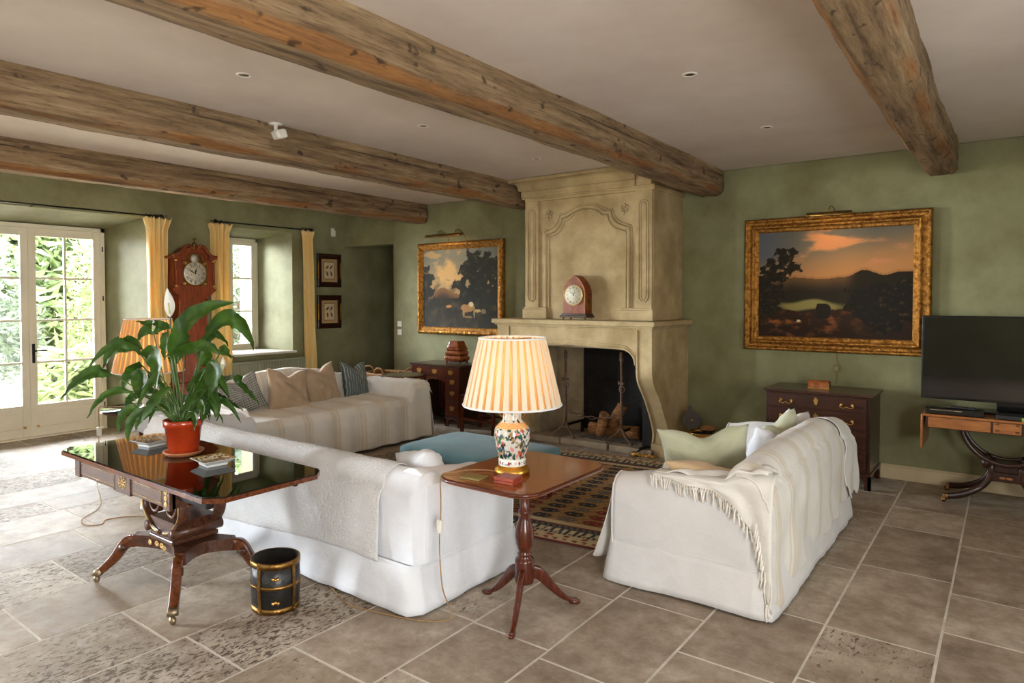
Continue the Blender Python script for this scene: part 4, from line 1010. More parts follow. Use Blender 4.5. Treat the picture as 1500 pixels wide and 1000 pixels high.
STR = (.80, .70, .56)
def stripes(x, v=0):
    k = 1.0; base = (1, .985, .95)
    for c in (-.95, -.62, -.30, .02, .34, .66, .94):
        for o, w in ((-.035, .010), (.0, .018), (.04, .010)):
            if abs(x-c-o) < w: return tuple(b*s for b, s in zip(base, (.88, .82, .72)))
    return base
# sofa 2 throw
thr = drape_back(S2, -1.02, 1.062, 240, 90, .30, lambda x: .05+.07*ss(.75, .2, x)+.05*ss(-.2, -.6, x)-.03*ss(.85, 1.03, x)+.012*sin(x*17), .014, .010, throw_m, 'striped_throw',
    'cream throw with faint beige stripes over the back of the right-hand sofa', 'throw', sofa2, 6, col=stripes, extra=lambda x, d, l1, p: Vector((min(p.x, 1.0), p.y, p.z)) if p.y < -.12 else p)
def flap(u, v):
    # over the near arm end: u from the back corner to the arm front, v from top to the diagonal edge
    y = .03-.60*u; top = interp(-y, [(0, .715), (.1, .70), (.2, .66), (.6, .645)]); dz = lerpi(u, [(0, .04), (.03, .06), (.06, .28), (.12, .42), (.25, .54), (.45, .60), (1, .632)])
    z = top+.012+(dz-top)*v; y += .03*(1-u)**8
    x = 1.045+.016+.015*nz(u*5, v*3, 2)+.012*sin(u*16+v*4)*v+(-.06 if v == 0 else 0)
    if v < .12: x -= .05*(1-v/.12)
    return Vector((x, y, z))
m = MB(); m.grid(flap, 50, 20, col=lambda u, v: (1, .985, .95)); m.build('overhang', throw_m, thr, solid=.006, vcol=True)
m = MB()
m.grid(lambda u, v: Vector((1.035-.16*v, .03-.60*u, interp(.60*u-.03, [(0, .715), (.1, .70), (.2, .66), (.6, .645)])+.014+.012*sin(v*6+u*9)+.02*nz(u*6, v*4, 4))), 40, 10, col=lambda u, v: (1, .985, .95)); m.build('arm_cover', throw_m, thr, solid=.006, vcol=True)
def tassel(m, p, ln, rnd, dirv=(0, 0, -1)):
    d = Vector(dirv); s = Vector((rnd.uniform(-.012, .012), rnd.uniform(-.012, .012), 0)); p = Vector(p)
    m.tube([p, p+d*ln*.35+s*.6, p+d*ln*.7+s, p+d*ln+s*1.3], [.0035, .0045, .0035, .004], 5)
m = MB(); rnd = random.Random(3)
for i in range(46):
    u = .03+.97*i/45; p = flap(u, 1); tassel(m, p+Vector((.006, 0, .004)), .05+.03*rnd.random(), rnd)
    q = flap(min(1, u+.02), 1); m.tube([p+Vector((.006, 0, 0)), (p+q)/2+Vector((.009, 0, -.02)), q+Vector((.006, 0, 0))], .003, 4)
for i in range(14): tassel(m, (1.05+.004*i, .05-.004*i, .11+.03*i if i > 3 else .10), .07, rnd)
tag(m.build('fringe', fringe_m, thr), kind='stuff')
# fringe of the under-throw peeping below the skirt of sofa 2, and the cloth hanging at the front corner
m = MB()
for i in range(60): tassel(m, (1.0, -.02-.0065*i, .05), .045, rnd)
u2 = m.build('under_fringe', fringe_m, sofa2); u2['kind'] = 'stuff'
m = MB(); m.grid(lambda u, v: Vector((1.015-.26*u+.02*sin(u*9)*v, -.829-.12*v**1.2-.02*sin(u*11)*v, .53-.42*v-.03*sin(u*5)*v)), 26, 14, col=lambda u, v: (1, .985, .95)); m.build('front_corner', throw_m, thr, solid=.006, vcol=True)
# second sheet bunched over the far end of sofa 2
drape_back(S2, -1.13, -.74, 90, 50, .30, lambda x: .16+.10*ss(-.9, -.75, x)+.02*sin(x*40), .030, .016, throw_m, 'bunched_sheet',
    'white sheet bunched over the far shoulder of the right-hand sofa', 'sheet', sofa2, 9, col=lambda x, v: (1, 1, 1))

# sofa 3 throw: one sheet over back, seat and right arm
def s3_path(x):
    zs = .47; r3 = S3
    k = ss(r3.L/2-.24, r3.L/2-.14, abs(x)); zs = zs+(.63-zs)*k
    h = max(r3.hb(x), zs); 
    return [(-r3.D-.075, .03), (-r3.D-.07, .25), (-r3.D-.05, zs-.05), (-r3.D+.0, zs+.012), (-.60, zs+.02), (-.31, max(zs, zs+.015)+.01), (-.25, zs+.05 if h > zs+.08 else zs+.012), (-.21, max(h-.07, zs)), (-.15, h+.012), (-.09, h+.02), (-.02, h-.02), (.03, h-.12), (.04, .45)]
def pt_on(path, v):
    d = [0]
    for a, b in zip(path, path[1:]): d.append(d[-1]+hypot(b[0]-a[0], b[1]-a[1]))
    t = v*d[-1]
    for i in range(len(path)-1):
        if t <= d[i+1]+1e-9:
            f = (t-d[i])/max(1e-9, d[i+1]-d[i]); return path[i][0]+(path[i+1][0]-path[i][0])*f, path[i][1]+(path[i+1][1]-path[i][1])*f
    return path[-1]
def s3(u, v):
    x = -1.02+(2.27)*u; over = max(0, x-1.215); xx = min(x, 1.215)+.0; y, z = pt_on(s3_path(xx), v)
    z += .006*nz(x*6, y*6, 2)
    if v < .3: y -= .018*sin(x*21+2*nz(x*2, v, 3))*(1-v/.3)
    return Vector((x, y, z))
m = MB(); m.grid(s3, 190, 90, col=lambda u, v: stripes((-1.02+2.27*u)*1.0+.1)); th3 = m.build('striped_throw', throw_m, None, solid=.006, vcol=True)
th3.location = sofa3.location; th3.rotation_euler = sofa3.rotation_euler; tag(th3, 'cream throw with beige stripes covering the seat of the four-cushion sofa', 'throw')
m = MB()
def s3e(u, v):
    y0, z0 = pt_on(s3_path(1.215), .30+.62*u); z = z0*(1-v)+.03*v
    return Vector((1.235+.012+.055*v+.014*sin(u*24)*v, y0-(.03*v if u < .2 else 0), z))
m.grid(s3e, 70, 20, col=lambda u, v: (1, .99, .97)); m.build('arm_drop', throw_m, th3, solid=.006, vcol=True)
m = MB()
for i in range(44):
    u = i/43; p = s3e(u*.45, 0); tassel(m, p+Vector((.01, 0, .012)), .05, rnd, (.4, 0, -.9))
tag(m.build('fringe', fringe_m, th3), kind='stuff')

# cushions
def cushion(name, label, loc, rot, w, h, th, mat, seed=0, chop=.1, col=None, group=None, par=None):
    m = MB(); n = 90 if col else 26
    for sd in (-1, 1):
        def fn(u, v):
            U, V = 2*u-1, 2*v-1; pin = 1-.10*(1-V*V)*1.0; pin2 = 1-.10*(1-U*U)
            x = U*w/2*pin; z = V*h/2*pin2; t = th/2*((1-abs(U)**2.6)*(1-abs(V)**2.6))**.55
            z -= chop*h*exp(-(U/.35)**2)*ss(-.2, 1, V)
            y = sd*t*(1+.25*nz(U*2, V*2, seed))+.012*nz(U*4+seed, V*4, 1)
            y += sd*.012*sin((U+V)*8+seed)*(1-abs(U))*(1-abs(V))
            return Vector((x, y, z+h/2))
        m.grid(fn, n, n, col=(lambda u, v: col(u, v)) if col else None)
    o = m.build(name, mat, None, vcol=bool(col), weld=True); o.location = loc; o.rotation_euler = rot
    if par: o.parent = par
    return tag(o, label, 'cushion', group)
def st1(u, v):
    k = (u*13) % 1; b = lin((98, 108, 106)); a = lin((54, 62, 64)); w = lin((178, 178, 168))
    if k < .16: return a
    if k > .42 and k < .62 and int(v*60) % 2: return w
    return b
def st2(u, v):
    k = (v*15) % 1; b = lin((158, 156, 146)); a = lin((88, 92, 92))
    if k < .4 and int(u*46) % 3 != 0: return a
    return b
G3 = 'cushions on the four-cushion sofa'
zt = .475
cushion('cushion', 'grey stripe-woven cushion at the plant end of the sofa', (-5.98, 3.70, zt), (radians(-8), radians(-18), radians(78)), .40, .38, .13, strip_f, 1, .1, st2, G3)
cushion('cushion', 'beige linen cushion leaning forward next to the grey woven one', (-5.86, 4.08, zt-.03), (radians(-20), radians(6), radians(82)), .46, .46, .17, beige_f, 2, .14, None, G3)
cushion('cushion', 'beige linen cushion beside the blue striped one', (-5.98, 4.63, zt-.02), (radians(-17), radians(-5), radians(96)), .47, .44, .17, beige_f, 5, .12, None, G3)
cushion('cushion', 'blue-grey vertically striped cushion nearest to the far arm', (-6.0, 5.08, zt-.02), (radians(-14), radians(4), radians(100)), .44, .43, .14, strip_f, 8, .12, st1, G3)
G2 = 'cushions on the right-hand sofa'
zz = .47
cushion('cushion', 'sage green cushion propped upright at the front of the right-hand sofa', (-1.45, 3.93, zz-.01), (radians(-22), radians(6), radians(203)), .52, .43, .17, sage_f, 3, .16, None, G2)
cushion('cushion', 'tan and white cushion lying low against the near arm under the sage cushion', (-1.34, 3.72, zz+.03), (radians(-56), radians(-6), radians(190)), .46, .34, .15, tan_f, 4, .05, None, G2)
cushion('cushion', 'plump white cushion between the sage one and the sofa back', (-1.27, 4.42, zz-.02), (radians(-18), radians(-10), radians(238)), .40, .34, .18, white_m, 6, .08, None, G2)
cushion('cushion', 'pale pointed cushion standing on its corner against the sofa back', (-1.30, 4.80, zz-.03), (radians(-14), radians(14), radians(255)), .40, .38, .16, sage_f, 7, .15, None, G2)
cushion('cushion', 'cream cushion at the far end of the right-hand sofa', (-1.32, 5.12, zz-.03), (radians(-14), radians(-10), radians(262)), .38, .36, .16, cream_f, 9, .12, None, G2)
cushion('cushion', 'crumpled white cushion behind the shoulder of the camelback sofa', (-2.60, 2.78, .52), (radians(-35), radians(12), radians(160)), .40, .27, .20, white_m, 11, .02)

# ------------------------------------------------------------------ ottoman and rug
t = thing('ottoman', 'long low ottoman covered in dusty blue velvet', 'ottoman', (-3.43, 4.16, 0))
m = MB()
def ott(u, v):
    a = 2*pi*u; b = pi*(v-.5); sg = lambda q: (1 if q >= 0 else -1)
    X = sg(cos(a))*abs(cos(a))**.12*abs(cos(b))**.28; Y = sg(sin(a))*abs(sin(a))**.12*abs(cos(b))**.28; Z = sg(sin(b))*abs(sin(b))**.5
    return Vector((.57*X, .37*Y, .365+.055*Z*(1+.25*(1-X*X)*(1-Y*Y) if Z > 0 else 1)))
m.grid(ott, 72, 15, cu=True); m.build('padded_top', teal_f, t)
B(-.54, -.34, .25, .54, .34, .33, bev=.008).build('frame', mahog_m, t)
for x in (-.49, .49):
    for y in (-.29, .29): m = MB(); m.lathe([(.018, 0), (.024, .06), (.03, .08), (.022, .1), (.032, .2), (.034, .26)], 12, c=(x, y, 0)); m.build('leg', mahogz_m, t)
def rug_c(X, Y):
    cr, br, dk, rd, tn, gy = lin((204, 184, 142)), lin((156, 118, 64)), lin((36, 38, 44)), lin((128, 44, 28)), lin((178, 140, 92)), lin((110, 104, 88))
    e = min(X, 2.6-X, Y, 2.45-Y)
    if e < .02: return lin((112, 30, 22))
    s = X if e == X or e == 2.6-X else Y; s2 = X if min(Y, 2.45-Y) == e else Y
    if e < .07: return rd if abs(((s2/.07) % 1)-.5)*.07 < e-.0+.0-.02+.0 and ((s2/.07) % 1) < .5 else cr
    if e < .13: return rd if abs(((s2/.13) % 1)-.5) < .16 and abs(e-.10) < .014 else cr
    if e < .17: return dk if ((s2/.035) % 1) < .6 else cr
    if e < .23: return cr if abs(((s2/.06) % 1)-.5) > .2 else dk
    if e < .29: return dk if ((s2/.045+e*10) % 1) < .65 else gy
    if e < .31: return rd
    if e < .37: return cr
    gx, gyv = (X-.37)/.20, (Y-.37)/.125; ix, iy = int(gx), int(gyv); fx, fy = abs(gx-ix-.5), abs(gyv-iy-.5)
    c = (rd, dk, dk, rd, gy, dk)[(ix*2+iy*3) % 6]
    if fx*1.0+fy*.55 < .42 and not (fx > .12 and fy < .12 and fx < .2) and fy < .36: return c
    return (br, tn)[(int(X*37)*7+int(Y*31)*5) % 3 == 0]
m = MB(); m.grid(lambda u, v: ((u-.5)*2.6, (v-.5)*2.45, .008+.001*nz(u*30, v*30)), 200, 240, col=lambda u, v: rug_c(u*2.6, v*2.45), smooth=False)
o = m.build('kilim_rug', rug_m, None, vcol=True, solid=.007); o.location = (-2.98, 5.03-.0, .0); o.rotation_euler = (0, 0, radians(7)); tag(o, 'brown and red geometric kilim rug between the sofas', 'rug')
o.location = (-2.80, 4.83, .0)

# ------------------------------------------------------------------ regency table with glass top
def sabre(base, out, h0, L, drop, w=.04, n=6):
    """splayed sabre leg centreline from the platform corner outward"""
    o = Vector(out).normalized(); b = Vector(base)
    return smooth_path([b+o*q[0]*L+Vector((0, 0, q[1])) for q in ((-.12, h0-.02), (.0, h0-.03), (.22, h0*.86), (.5, h0*.55), (.78, h0*.33), (1.0, .055))], n)
t = thing('regency_table', 'regency table with glass-covered top, brass inlay and lyre pedestal', 'table', (-3.68, 1.87, 0))
W2, D2 = .86, .32; c = .07; ZT_ = .70
octo = lambda w, d, c: [(-w+c, -d), (w-c, -d), (w, -d+c), (w, d-c), (w-c, d), (-w+c, d), (-w, d-c), (-w, -d+c)]
m = MB(); m.prism(octo(W2, D2, c), 'z', ZT_-.022, ZT_); m.build('tabletop', rose_m, t)
m = MB(); m.prism(octo(W2-.004, D2-.004, c), 'z', ZT_+.001, ZT_+.007); m.build('glass_top', gtop_m, t)
m = MB(); 
m.box(-.66, -.285, .575, .44, -.26, ZT_-.023, bev=.003); m.box(-.66, .26, .575, .44, .285, ZT_-.023, bev=.003)
m.box(-.66, -.285, .575, -.635, .285, ZT_-.023, bev=.003); m.box(.415, -.285, .575, .44, .285, ZT_-.023, bev=.003)
for x in (-.665, -.14, .38): m.box(x, -.295, .57, x+.065 if x != -.14 else x+.17, -.28, ZT_-.023, bev=.002)
fz = m.build('frieze', rosed_m, t)
for x0, x1 in ((-.59, -.15), (.04, .37)):
    dw = B(x0, -.292, .585, x1, -.284, ZT_-.035, bev=.002).build('drawer', rosed_m, t)
    m = MB(); m.tube([(x0+.012, -.293, .595), (x1-.012, -.293, .595), (x1-.012, -.293, ZT_-.045), (x0+.012, -.293, ZT_-.045)], .0018, 4, closed=True); m.build('inlay_line', inlay_m, dw)
def foliate(m, c, ax, az, s):
    c = Vector(c)
    for k in range(8):
        a = 2*pi*k/8; d = ax*cos(a)+az*sin(a)*.7; n_ = -ax*sin(a)+az*cos(a)
        m.tube([c+d*s*.2, c+d*s*.6+n_*s*.18, c+d*s], [.002, .0035, .0015], 4)
        m.tube([c+d*s*.75, c+d*s*.9+n_*s*.25, c+d*s*.7+n_*s*.35], .0016, 4)
    m.tube([c+ax*.012*cos(q)+az*.012*sin(q) for q in [2*pi*k/8 for k in range(8)]], .002, 4, closed=True)
m = MB(); foliate(m, (-.055, -.297, .63), Vector((1, 0, 0)), Vector((0, 0, 1)), .05)
for z in (.60, .63, .66): foliate(m, (.412, -.297, z), Vector((1, 0, 0)), Vector((0, 0, 1)), .016)
m.build('brass_inlay', inlay_m, t)
# lopers under the flaps
m = MB(); m.box(.44, -.26, .62, .72, -.235, ZT_-.024, bev=.01); m.build('loper', dark_m, t)
m = MB(); m.box(.44, .215, .62, .72, .24, ZT_-.024, bev=.01); m.build('loper', dark_m, t)
m = MB(); m.box(-.84, -.2, .64, -.67, -.17, ZT_-.024, bev=.01); m.build('loper', dark_m, t)
m = MB(); m.prism([(.40, .57), (.44, .57), (.44, ZT_-.03), (.36, ZT_-.03), (.36, .65)], 'y', -.2, .2); m.build('frieze_end', rose_m, t)
# lyre supports
for y in (-.10, .10):
    m = MB()
    for s in (-1, 1):
        m.sweep(smooth_path([(s*.02+.0, y, .325), (s*.10, y, .345), (s*.185, y, .42), (s*.20, y, .50), (s*.17, y, .575)], 5), (0, 1, 0), .06, .028)
        m.sweep(smooth_path([(s*.02, y, .575), (s*.025, y, .50), (s*.06, y, .44), (s*.11, y, .43), (s*.15, y, .48), (s*.165, y, .56)], 5), (0, 1, 0), .04, .016)
    m.build('lyre_support', rosed_m, t)
    m = MB()
    for s in (-1, 1): m.tube(smooth_path([(s*.03, y-.032*(1 if y < 0 else -1), .33), (s*.10, y-.032*(1 if y < 0 else -1), .35), (s*.185, y-.032*(1 if y < 0 else -1), .425), (s*.20, y-.032*(1 if y < 0 else -1), .50), (s*.17, y-.032*(1 if y < 0 else -1), .57)], 4), .004, 4)
    m.build('lyre_inlay', inlay_m, t)
m = MB(); m.box(-.19, -.15, .565, .19, .15, .58, bev=.003); m.build('bearer', rosed_m, t)
m = MB(); m.prism([(-.16, .36), (-.12, .33), (-.12, .30), (.12, .30), (.12, .33), (.16, .36), (.13, .40), (-.13, .40)], 'y', -.12, .12)
m.tube([(-.135, -.14, .345), (-.135, .14, .345)], .03, 12); m.tube([(.135, -.14, .345), (.135, .14, .345)], .03, 12)
m.box(-.13, -.13, .28, .13, .13, .305, bev=.006); m.build('pedestal_block', rosed_m, t)
# concave-sided platform
pl = []; A, Bq = .27, .17
cn = [(-A, -Bq), (A, -Bq), (A, Bq), (-A, Bq)]
for i in range(4):
    a, b = cn[i], cn[(i+1) % 4]; dx, dy = b[0]-a[0], b[1]-a[1]; l = hypot(dx, dy)
    p = (a[0]+dx*.04/l, a[1]+dy*.04/l); q = (b[0]-dx*.04/l, b[1]-dy*.04/l)
    for k in range(9):
        t_ = k/8; inn = .075*sin(pi*t_); pl.append((p[0]+(q[0]-p[0])*t_-dy/l*inn, p[1]+(q[1]-p[1])*t_+dx/l*inn))
m = MB(); m.prism(pl, 'z', .215, .28); m.build('platform', rosed_m, t)
m = MB(); 
for k in range(4): foliate(m, (-.13+.055*k, -.17+.062+.012*abs(k-1.5)*-1, .248), Vector((1, 0, 0)), Vector((0, 0, 1)), .022)
m.build('platform_inlay', inlay_m, t)
for (x, y, fx, fy) in ((-A, -Bq, -.42, -.28), (A, -Bq, .41, -.27), (A, Bq, .41, .27), (-A, Bq, -.42, .27)):
    d = Vector((fx-x, fy-y, 0)); L = d.length; side = Vector((-d.y, d.x, 0)).normalized()
    b = Vector((x, y, 0))-d.normalized()*.03; P = sabre(b, d, .27, L+.03, 0); n = len(P)
    m = MB(); m.sweep(P, side, .045, [.07-.035*i/(n-1) for i in range(n)], .15); lg = m.build('leg', rose_m, t)
    sc = b+d.normalized()*.06
    m = MB(); m.tube([sc+side*.028+Vector((0, 0, .205)), sc-side*.028+Vector((0, 0, .205))], .022, 12); m.build('scroll', rosed_m, lg)
    e = P[-1]; m = MB(); m.sweep([P[-5], P[-2], e+Vector((0, 0, -.012))], side, .05, [.034, .045, .04]); m.sball(e+d.normalized()*.005+Vector((0, 0, -.032)), .023, 12, (1, .7, 1)); m.build('castor', cast_m, lg)

# dishes
def dish(label, loc, rz, fn):
    t = thing('porcelain_dish', label, 'dish', loc, rz, 'square porcelain dishes on the glass-topped table')
    m = MB()
    def sq(w, z, z2=None): return [(-w, -w, z), (w, -w, z), (w, w, z), (-w, w, z)]
    rings = [sq(.052, 0), sq(.056, .012), sq(.088, .034), sq(.085, .036), sq(.050, .014)]
    vs = [p for r in rings for p in r]; fs = []
    for k in range(4):
        for i in range(4): fs.append((k*4+i, k*4+(i+1) % 4, (k+1)*4+(i+1) % 4, (k+1)*4+i))
    fs.append((0, 1, 2, 3)); fs.append((16, 17, 18, 19)); m.add(vs, fs, smooth=False); m.build('body', ceram_m, t)
    m = MB(); m.grid(lambda u, v: ((u-.5)*.168, (v-.5)*.168, .0375 if max(abs(u-.5), abs(v-.5)) > .36 else .0375-.0), 2, 2)
    m = MB()
    def gp(u, v):
        U, V = abs(u-.5)*2, abs(v-.5)*2; q = max(U, V); z = .016 if q < .6 else .016+(q-.6)/.4*.022
        return ((u-.5)*.170, (v-.5)*.170, z+.0008)
    m.grid(gp, 40, 40, col=lambda u, v: lin(fn(u, v)), smooth=False); m.build('painted_well', paint_m, t, vcol=True)
    return t
def blue_d(u, v):
    q = max(abs(u-.5), abs(v-.5))*2
    if q < .6: return (30, 44, 78) if fbm(u, v, 9, 3, 3) > -.05 else (190, 194, 198)
    return (196, 186, 160) if fbm(u, v, 14, 3, 4) > .05 else (150, 122, 84)
def brown_d(u, v):
    q = max(abs(u-.5), abs(v-.5))*2; k = fbm(u, v, 15, 3, 7)
    if q > .9: return (140, 110, 60)
    return (92, 66, 38) if k > .08 else ((180, 150, 96) if k > -.04 else (214, 206, 184))
dish('blue-patterned square porcelain dish left of the potted lily', (-4.17, 1.93, .708), radians(8), blue_d)
dish('brown-patterned square porcelain dish right of the potted lily', (-3.42, 1.90, .708), radians(-6), brown_d)

# ------------------------------------------------------------------ peace lily
pc = (-3.79, 1.93, .708)
t = thing('pot_saucer', 'shallow terracotta saucer under the red plant pot', 'saucer', pc)
m = MB(); m.lathe([(0, 0), (.088, 0), (.108, .018), (.108, .024), (.1, .024), (.084, .008), (0, .008)], 40, cap=False); m.build('dish', terra_m, t)
pl_ = thing('peace_lily', 'peace lily with white spathes and drooping dark leaves in a red pot', 'potted plant', (pc[0], pc[1], pc[2]+.009))
m = MB(); m.lathe([(0, 0), (.075, 0), (.078, .004), (.098, .155), (.104, .157), (.107, .192), (.102, .194), (.099, .188), (.094, .15), (0, .15)], 40, cap=False); m.build('pot', pot_m, pl_)
m = MB(); m.lathe([(0, .172), (.05, .174), (.096, .17)], 24, cap=False); m.build('soil', soil_m, pl_)
# leaf specs: lateral (towards the window side is negative), height above pot base, depth, width
RX = Vector((cos(radians(36.7)), sin(radians(36.7)), 0)); FY = Vector((-sin(radians(36.7)), cos(radians(36.7)), 0))
def leaf_mesh(m, st, p0, p1, p2, w, tw=0, fold=.35):
    """st: stem root, p0 leaf base, p1 mid control, p2 tip"""
    st, p0, p1, p2 = (Vector(q) for q in (st, p0, p1, p2)); n = 14
    C = p1*2-(p0+p2)/2
    mid = [(1-t_)**2*p0+2*t_*(1-t_)*C+t_*t_*p2 for t_ in [i/n for i in range(n+1)]]
    vs = []; fs = []; k = 6
    for i, p in enumerate(mid):
        t_ = i/n; tg = (mid[min(n, i+1)]-mid[max(0, i-1)]).normalized()
        sd = tg.cross(Vector((0, 0, 1)))
        if sd.length < .15: sd = RX.copy()
        fc = tg.cross(FY); sd = sd.normalized()*(1 if sd.dot(fc) >= 0 else -1)
        sd = (sd*.5+fc*.95).normalized(); sd = sd-tg*sd.dot(tg); sd.normalize(); sd = (Matrix.Rotation(tw*.45, 3, tg) @ sd); nm = sd.cross(tg).normalized()
        ww = w*(sin(pi*min(1, t_**.72))**.8)*(1-.1*t_)+.001
        for j in range(k+1):
            s = j/k*2-1; vs.append(p+sd*s*ww/2*(1-.06*abs(s))+nm*(-abs(s)**1.3*ww*fold*.5+.004*sin(t_*26+s*3)*abs(s)+.003*cos(t_*40)*abs(s)))
    for i in range(n):
        for j in range(k): a = i*(k+1)+j; fs.append((a, a+1, a+k+2, a+k+1))
    m.add(vs, fs)
    return st, p0, mid
CX, CY_ = 640, 853   # reference centre used to lay the leaves out, in centimetre-like steps
def LP(x, y, d=0): s = .8555; return (x-CX)*.00389*.3+0, 0
def P3(x, y, d):     # x,y layout steps (1 step = 1.17 mm), d depth in metres away from the camera side
    q = RX*((x-640)*.001168)+FY*d; return Vector((q.x, q.y, (858-y)*.001168))
LV = [  # stem root x, leaf base, mid, tip, width, depth mid, depth tip, twist
    (640, (597, 400), (700, 195), (893, 122), .105, -.03, .03, .5), (650, (740, 300), (880, 205), (958, 362), .115, .05, .10, -.3),
    (655, (800, 405), (850, 490), (818, 588), .125, -.12, -.16, 1.2), (660, (892, 480), (955, 540), (1006, 622), .06, .0, .02, .5),
    (650, (620, 378), (760, 330), (912, 388), .07, -.08, -.08, .2), (645, (690, 420), (755, 285), (815, 345), .065, .1, .14, .0),
    (620, (575, 250), (490, 232), (388, 214), .05, .05, .05, .1), (615, (560, 250), (470, 250), (408, 315), .08, .03, .02, -.4),
    (610, (470, 385), (350, 322), (205, 456), .06, -.05, -.08, -.3), (610, (440, 350), (320, 335), (250, 445), .095, .02, .0, -.5),
    (612, (330, 470), (235, 465), (124, 575), .075, -.10, -.14, -.2), (605, (430, 548), (330, 560), (262, 664), .045, -.12, -.17, -.2),
    (615, (430, 436), (365, 462), (322, 566), .085, .05, .04, -.7), (625, (480, 375), (575, 390), (590, 540), .10, -.14, -.19, .9),
    (630, (625, 520), (590, 600), (530, 682), .115, -.19, -.22, 1.0), (620, (440, 440), (480, 520), (492, 575), .10, -.08, -.14, .9),
    (620, (440, 570), (385, 590), (366, 650), .05, .0, .0, -.5), (622, (470, 630), (400, 650), (392, 742), .05, -.1, -.14, -.5),
    (625, (520, 630), (450, 680), (446, 780), .055, -.12, -.16, -.6), (628, (540, 640), (500, 670), (484, 725), .04, -.14, -.16, -.5),
    (650, (760, 562), (825, 600), (836, 692), .055, -.06, -.08, .5), (655, (820, 590), (870, 612), (924, 656), .04, .02, .03, .3),
    (650, (735, 590), (765, 630), (764, 700), .04, -.08, -.08, .6), (648, (715, 650), (742, 690), (738, 732), .035, -.1, -.12, .7),
    (645, (745, 545), (740, 600), (700, 660), .07, -.15, -.18, .9), (640, (565, 265), (560, 330), (575, 400), .07, .0, -.05, 1.1),
    (640, (640, 300), (625, 340), (600, 420), .06, .05, .03, -1.0), (650, (700, 440), (720, 390), (640, 345), .06, .1, .12, .3),
    (655, (850, 345), (870, 350), (915, 392), .045, -.06, -.06, .4), (635, (500, 480), (455, 500), (400, 470), .06, .1, .15, .2),
    (630, (560, 450), (530, 400), (470, 400), .055, .15, .2, .2), (650, (680, 520), (740, 470), (790, 520), .06, .1, .16, .2),
    (645, (700, 480), (660, 560), (610, 640), .05, .05, .03, .9), (655, (720, 700), (760, 640), (742, 560), .04, .0, .05, .4)]
r = random.Random(11)
for i in range(20):
    a = r.uniform(0, 2*pi); l = r.uniform(110, 260); h = r.uniform(520, 680); LV.append((640+r.uniform(-30, 30), (640+cos(a)*l*.4, h), (640+cos(a)*l*.75, h-50), (640+cos(a)*l*1.1, h+60), r.uniform(.035, .06), sin(a)*.15, sin(a)*.24, r.uniform(-.5, .5)))
ml, ms = MB(), MB()
for (sx, b, mi, tp, w, dm, dt, tw) in LV:
    p0, p1, p2 = P3(*b, dm*.6), P3(*mi, dm), P3(*tp, dt)
    leaf_mesh(ml, None or (0, 0, 0), p0, p1, p2, w*1.15, tw)
    rt = P3(sx, 710, r.uniform(-.04, .04)); q = (rt+p0)/2+Vector((0, 0, .03))
    ms.tube(smooth_path([rt, q, p0], 4), [.004]*9, 5)
ml.build('leaves', leaf_m, pl_); 
for (bx, by, tx, ty, sx, w, d) in ((575, 195, 558, 52, 600, .062, .02), (498, 262, 497, 206, 590, .02, .0), (803, 470, 806, 392, 680, .028, .08)):
    fl = MB(); a, b = P3(bx, by, d), P3(tx, ty, d+.01); leaf_mesh(fl, 0, a, (a+b)/2+FY*.02, b, w, 1.57, -.5) if False else None
    up = b-a; nn = FY
    def sp_(u, v):
        s = v*2-1; ww = w*sin(pi*u**.8)**.9; return a+up*u+RX*(s*ww*.5)+nn*(abs(s)**2*-.012+.012*sin(pi*u)+.004)
    fl.grid(sp_, 14, 7); fo = fl.build('spathe', petal_m, pl_)
    c = MB(); c.tube([a+up*.12-nn*.004, a+up*.5-nn*.006], [.006, .004], 8); c.build('spadix', spadix_m, fo)
    rt = P3(sx, 710, 0); ms.tube(smooth_path([rt, (rt+a)/2+Vector((0, 0, .0)), a], 4), .0035, 5)
ms.build('stems', stem_m, pl_)

# ------------------------------------------------------------------ brass-bound bucket
t = thing('peat_bucket', 'black oval bucket bound with brass beside the regency table', 'bucket', (-3.04, 2.02, 0))
Sx = Matrix.Rotation(radians(10), 4, 'Z') @ Matrix.Diagonal((1.0, .92, 1, 1))
m = MB(); m.lathe([(0, .012), (.118, .006), (.122, .01), (.128, .13), (.124, .262), (.117, .262), (.115, .05), (0, .045)], 40, cap=False); m.xf(Sx); m.build('tub', lacq_m, t)
for z, hh in ((.004, .028), (.13, .018), (.232, .032)):
    rr = interp(z, [(0, .123), (.13, .13), (.26, .126)]); m = MB(); m.lathe([(rr-.006, z), (rr+.002, z), (rr+.003, z+hh/2), (rr+.002, z+hh), (rr-.006, z+hh)], 40, cap=False); m.xf(Sx); m.build('brass_band', brassd_m, t)
for a in (-75, 9, 99, 189):
    m = MB(); a = radians(a-10)
    m.grid(lambda u, v: Sx @ Vector((interp(.262*v, [(0, .125), (.13, .132), (.26, .128)])*cos(a+(u-.5)*.16)*1.012, interp(.262*v, [(0, .125), (.13, .132), (.26, .128)])*sin(a+(u-.5)*.16)*1.012, .262*v)), 4, 10)
    for z in (.02, .13, .24): m.sball(Sx @ Vector((.132*cos(a), .132*sin(a), z)), .005, 6)
    m.build('brass_strap', brassd_m, t)
for z, s in ((.185, 1), (.07, -1)):
    m = MB(); a = radians(-46); c = Sx @ Vector((.131*cos(a), .131*sin(a), z)); tg = Vector((-sin(a), cos(a), 0))
    for k in (-1, 0, 1): m.sball(c+tg*.012*k+Vector((0, 0, .004*abs(k)*s)), .009, 8)
    m.build('lion_mount', brass_m, t)

